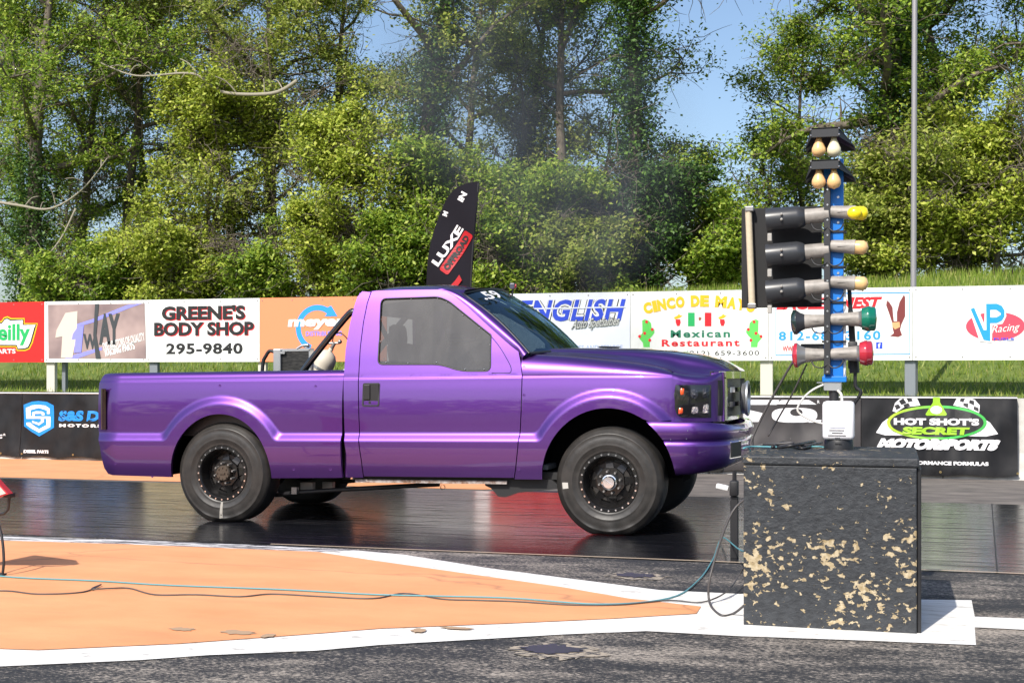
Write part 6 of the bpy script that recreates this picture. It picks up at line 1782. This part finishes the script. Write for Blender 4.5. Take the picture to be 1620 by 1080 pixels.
cable('teal_cable', [Vector((tt(1303,0).x, YT-.02, bz+.01)), on(1290,706,bz+.01), on(1240,707,bz+.008), on(1190,706,bz+.008), on(1176,709,bz+.01), Vector((xl-.02, 7.6, bz-.02)), Vector((xl-.04, 7.9, .55)), Vector((xl-.10, 8.1, .25)), on(1143,850,.05), on(1128,884,.012), on(1105,917,.012), on(1060,945,.012), on(950,955,.018), on(800,945,.018), on(600,940,.016), on(450,932,.016), on(265,925,.016), on(150,918,.016), on(30,913,.016), on(-60,905,.016)], .0048, TEAL, 'long teal cable from the block across the orange island')
cable('black_cable', [on(-60,935,.014), on(10,934,.014), on(60,939,.014), on(130,936,.014), on(160,924,.02), on(145,931,.02), on(175,930,.02), on(205,930,.014), on(245,940,.014), on(310,940,.014), on(380,943,.014), on(430,939,.014), on(510,943,.014), on(590,946,.014), on(640,938,.014), on(700,947,.014), on(760,949,.014), on(820,951,.014), on(900,956,.014), on(980,956,.014), on(1060,949,.014), on(1110,952,.012), on(1150,935,.05), on(1172,905,.1), Vector((xl-.01, 7.6, .3))], .0045, GCB, 'long black cable lying kinked across the orange island')
cable('black_cable', [Vector((xl-.02, 7.9, .62)), Vector((xl-.16, 7.9, .5)), Vector((xl-.24, 7.6, .2)), on(1122,950,.03), on(1140,972,.012), on(1160,970,.012), Vector((xl-.01, 7.2, .08))], .007, GCB, 'black cable hanging in a wide loop left of the block')
cable('black_cable', [Vector((xl+.02, 7.95, bz+.01)), on(1225,702,bz+.02), on(1255,700,bz+.03), on(1235,706,bz+.012), on(1275,704,bz+.02), on(1300,700,bz+.02)], .007, GCB, 'black cable coiled on top of the block left of the lamp foot')
cable('black_cable', [on(1230,708,bz+.01), on(1262,703,bz+.03), on(1290,698,bz+.02), on(1270,709,bz+.01), on(1240,700,bz+.02), on(1222,707,bz+.01)], .009, BLACK, 'thick black cable tangle on the block top')
# small timing sensor on a black post behind the block
sn = empty('track_sensor', on(1162,882), 'low black sensor post with white clip just left of the block', 'sensor')
bm = B(); c0 = on(1162,882); box(bm, (c0.x, c0.y, .22), (.055,.055,.44), bev=.006); obj('post', bm, BLACK, sn)
bm = B(); box(bm, (c0.x-.0, c0.y-.02, .50), (.06,.08,.11), bev=.012); tube(bm, [(c0.x, c0.y, .44), (c0.x, c0.y, .62)], .015, 8); obj('sensor_head', bm, DARK, sn, smooth=True, angle=40)
bm = B(); q0 = at(1143,770,c0.y); box(bm, q0, (.09,.05,.035), Matrix.Rotation(.2, 3, 'Y'), bev=.008); obj('white_clip', bm, WHITE, sn)
# ------------------------------------------------------------------ timing display at the left edge
f0 = on(4, 912); Yd = f0.y
dp = empty('track_display', (f0.x-.3, Yd, 0), 'red framed tilted display board on thin black legs at the left photo edge', 'display')
def dd_(px, py, dy=0): return at(px, py, Yd+dy)
bm = B(); q4 = [dd_(-120,705), dd_(-22,742), dd_(13,781), dd_(-100,818)]
plate(bm, q4, .05); obj('casing', bm, mat('red_frame', (.50,.03,.04), .4), dp)
bm = B(); cc = sum(q4, Vector())/4; plate(bm, [p.lerp(cc, .045)-Vector((0,.004,0)) for p in q4], .003); obj('display_face', bm, mat('silver_mesh', (.55,.56,.52), .4, .2), dp)
bm = B(); p1 = dd_(15,783,.05); box(bm, p1, (.05,.06,.03), bev=.004); tube(bm, [p1, dd_(13,805,.05), dd_(7,812,.05), dd_(-30,816,.05)], .010, 8)
tube(bm, spline([dd_(-6,815,.05), dd_(3,850,.03), dd_(6,885,.01), f0+Vector((0,0,.015))], 6), .009, 8); tube(bm, spline([dd_(-18,815,.1), dd_(-10,870,.05), f0+Vector((-.02,0,.015))], 5), .007, 8); tube(bm, [dd_(-80,815,.3), Vector((f0.x-.5, Yd+.5, .01))], .009, 8)
box(bm, f0+Vector((-.02,0,.012)), (.07,.05,.02), bev=.004); obj('stand', bm, BLACK, dp, smooth=True, angle=40)
# ------------------------------------------------------------------ exhaust smoke drifting up behind the truck
sm = bpy.data.materials.new('smoke'); sm.use_nodes = True; nt = sm.node_tree; nt.nodes.remove(nt.nodes['Principled BSDF'])
pv = N(nt, 'ShaderNodeVolumePrincipled'); pv.inputs['Color'].default_value = (.36,.39,.43,1); pv.inputs['Anisotropy'].default_value = .2
tc = N(nt, 'ShaderNodeTexCoord'); mp = N(nt, 'ShaderNodeMapping'); mp.inputs['Location'].default_value = (-1,-1,-1); mp.inputs['Scale'].default_value = (2,2,2)
nt.links.new(tc.outputs['Generated'], mp.inputs[0])
ln = N(nt, 'ShaderNodeVectorMath', operation='LENGTH'); nt.links.new(mp.outputs[0], ln.inputs[0])
fall = ramp(nt, ln.outputs['Value'], [(.25, g(1)), (.98, g(0))])
nz_ = noisev(nt, coords(nt, (1,1,.7)), .8, 5, .6, .8); nr = ramp(nt, nz_, [(.42, g(.05)), (.68, g(1))])
mu = N(nt, 'ShaderNodeMath', operation='MULTIPLY'); nt.links.new(fall, mu.inputs[0]); nt.links.new(nr, mu.inputs[1])
mu2 = N(nt, 'ShaderNodeMath', operation='MULTIPLY'); nt.links.new(mu.outputs[0], mu2.inputs[0]); mu2.inputs[1].default_value = SMOKE
nt.links.new(mu2.outputs[0], pv.inputs['Density']); nt.links.new(pv.outputs[0], nt.nodes['Material Output'].inputs['Volume'])
for (px, py, sx_, sz_, rot) in ((895,235,2.4,2.7,.45),(965,340,1.0,1.6,.1),(740,110,2.8,1.7,.9)):
    c0 = at(px, py, 20.5); bm = B(); ball(bm, c0, 1, 20, (sx_, 1.2, sz_))
    bm.transform(Matrix.Translation(c0) @ Matrix.Rotation(-rot, 4, 'Y') @ Matrix.Translation(-c0))
    o = obj('smoke', bm, sm, origin=c0); tag(o, 'thin dark diesel smoke drifting up in front of the trees', 'smoke', kind='stuff')
# ------------------------------------------------------------------ finishing: squat of the body, one mesh per piece
def wheelish(o):
    while o: 
        if o.name.startswith('wheel') and not o.name.startswith('wheel_well'): return True
        o = o.parent
    return False
for o in list(C.objects):
    if o.type == 'MESH' and o.parent and rootof(o) is truck and not wheelish(o) and not o.name.startswith('chassis'):
        me = o.data; ox = truck.location.x; n = len(me.vertices)
        co = np.empty(n*3, np.float32); me.vertices.foreach_get('co', co); co = co.reshape(-1,3)
        co[:,2] += .0123*(np.minimum(co[:,0]+ox, -2.6)+2.6); me.vertices.foreach_set('co', co.ravel()); me.update()
SPLIT = ('wheel_well','grille_surround','gap_filler','traction_bar','bed_rail','roll_bar','eyelet','window_rivet','panel_fastener','beadlock_bolt','lug_nut','bumper_rivet','strap','screw','stick_clip','spring_mount','sill_rail','scuff','shade_clip','bolt','lamp_wire','tie','stand')
def split_loose(o):
    me = o.data; bm = B(); bm.from_mesh(me); bm.verts.ensure_lookup_table()
    seen = [-1]*len(bm.verts); k = 0
    for v in bm.verts:
        if seen[v.index] >= 0: continue
        st = [v]; seen[v.index] = k
        while st:
            a = st.pop()
            for e in a.link_edges:
                b_ = e.other_vert(a)
                if seen[b_.index] < 0: seen[b_.index] = k; st.append(b_)
        k += 1
    bm.free()
    if k < 2 or k > 60: return
    for i in range(k):
        b2 = B(); b2.from_mesh(me); b2.verts.ensure_lookup_table()
        bmesh.ops.delete(b2, geom=[v for v in b2.verts if seen[v.index] != i], context='VERTS')
        m2 = me.copy() if i else None
        tgt = bpy.data.meshes.new(o.name.split('.')[0])
        b2.to_mesh(tgt); b2.free()
        for mm in me.materials: tgt.materials.append(mm)
        if i == 0: first = tgt
        else:
            c_ = o.copy(); c_.data = tgt; C.objects.link(c_)
        if m2: bpy.data.meshes.remove(m2)
    o.data = first
for o in list(C.objects):
    if o.type == 'MESH' and o.parent and o.name.split('.')[0] in SPLIT: split_loose(o)
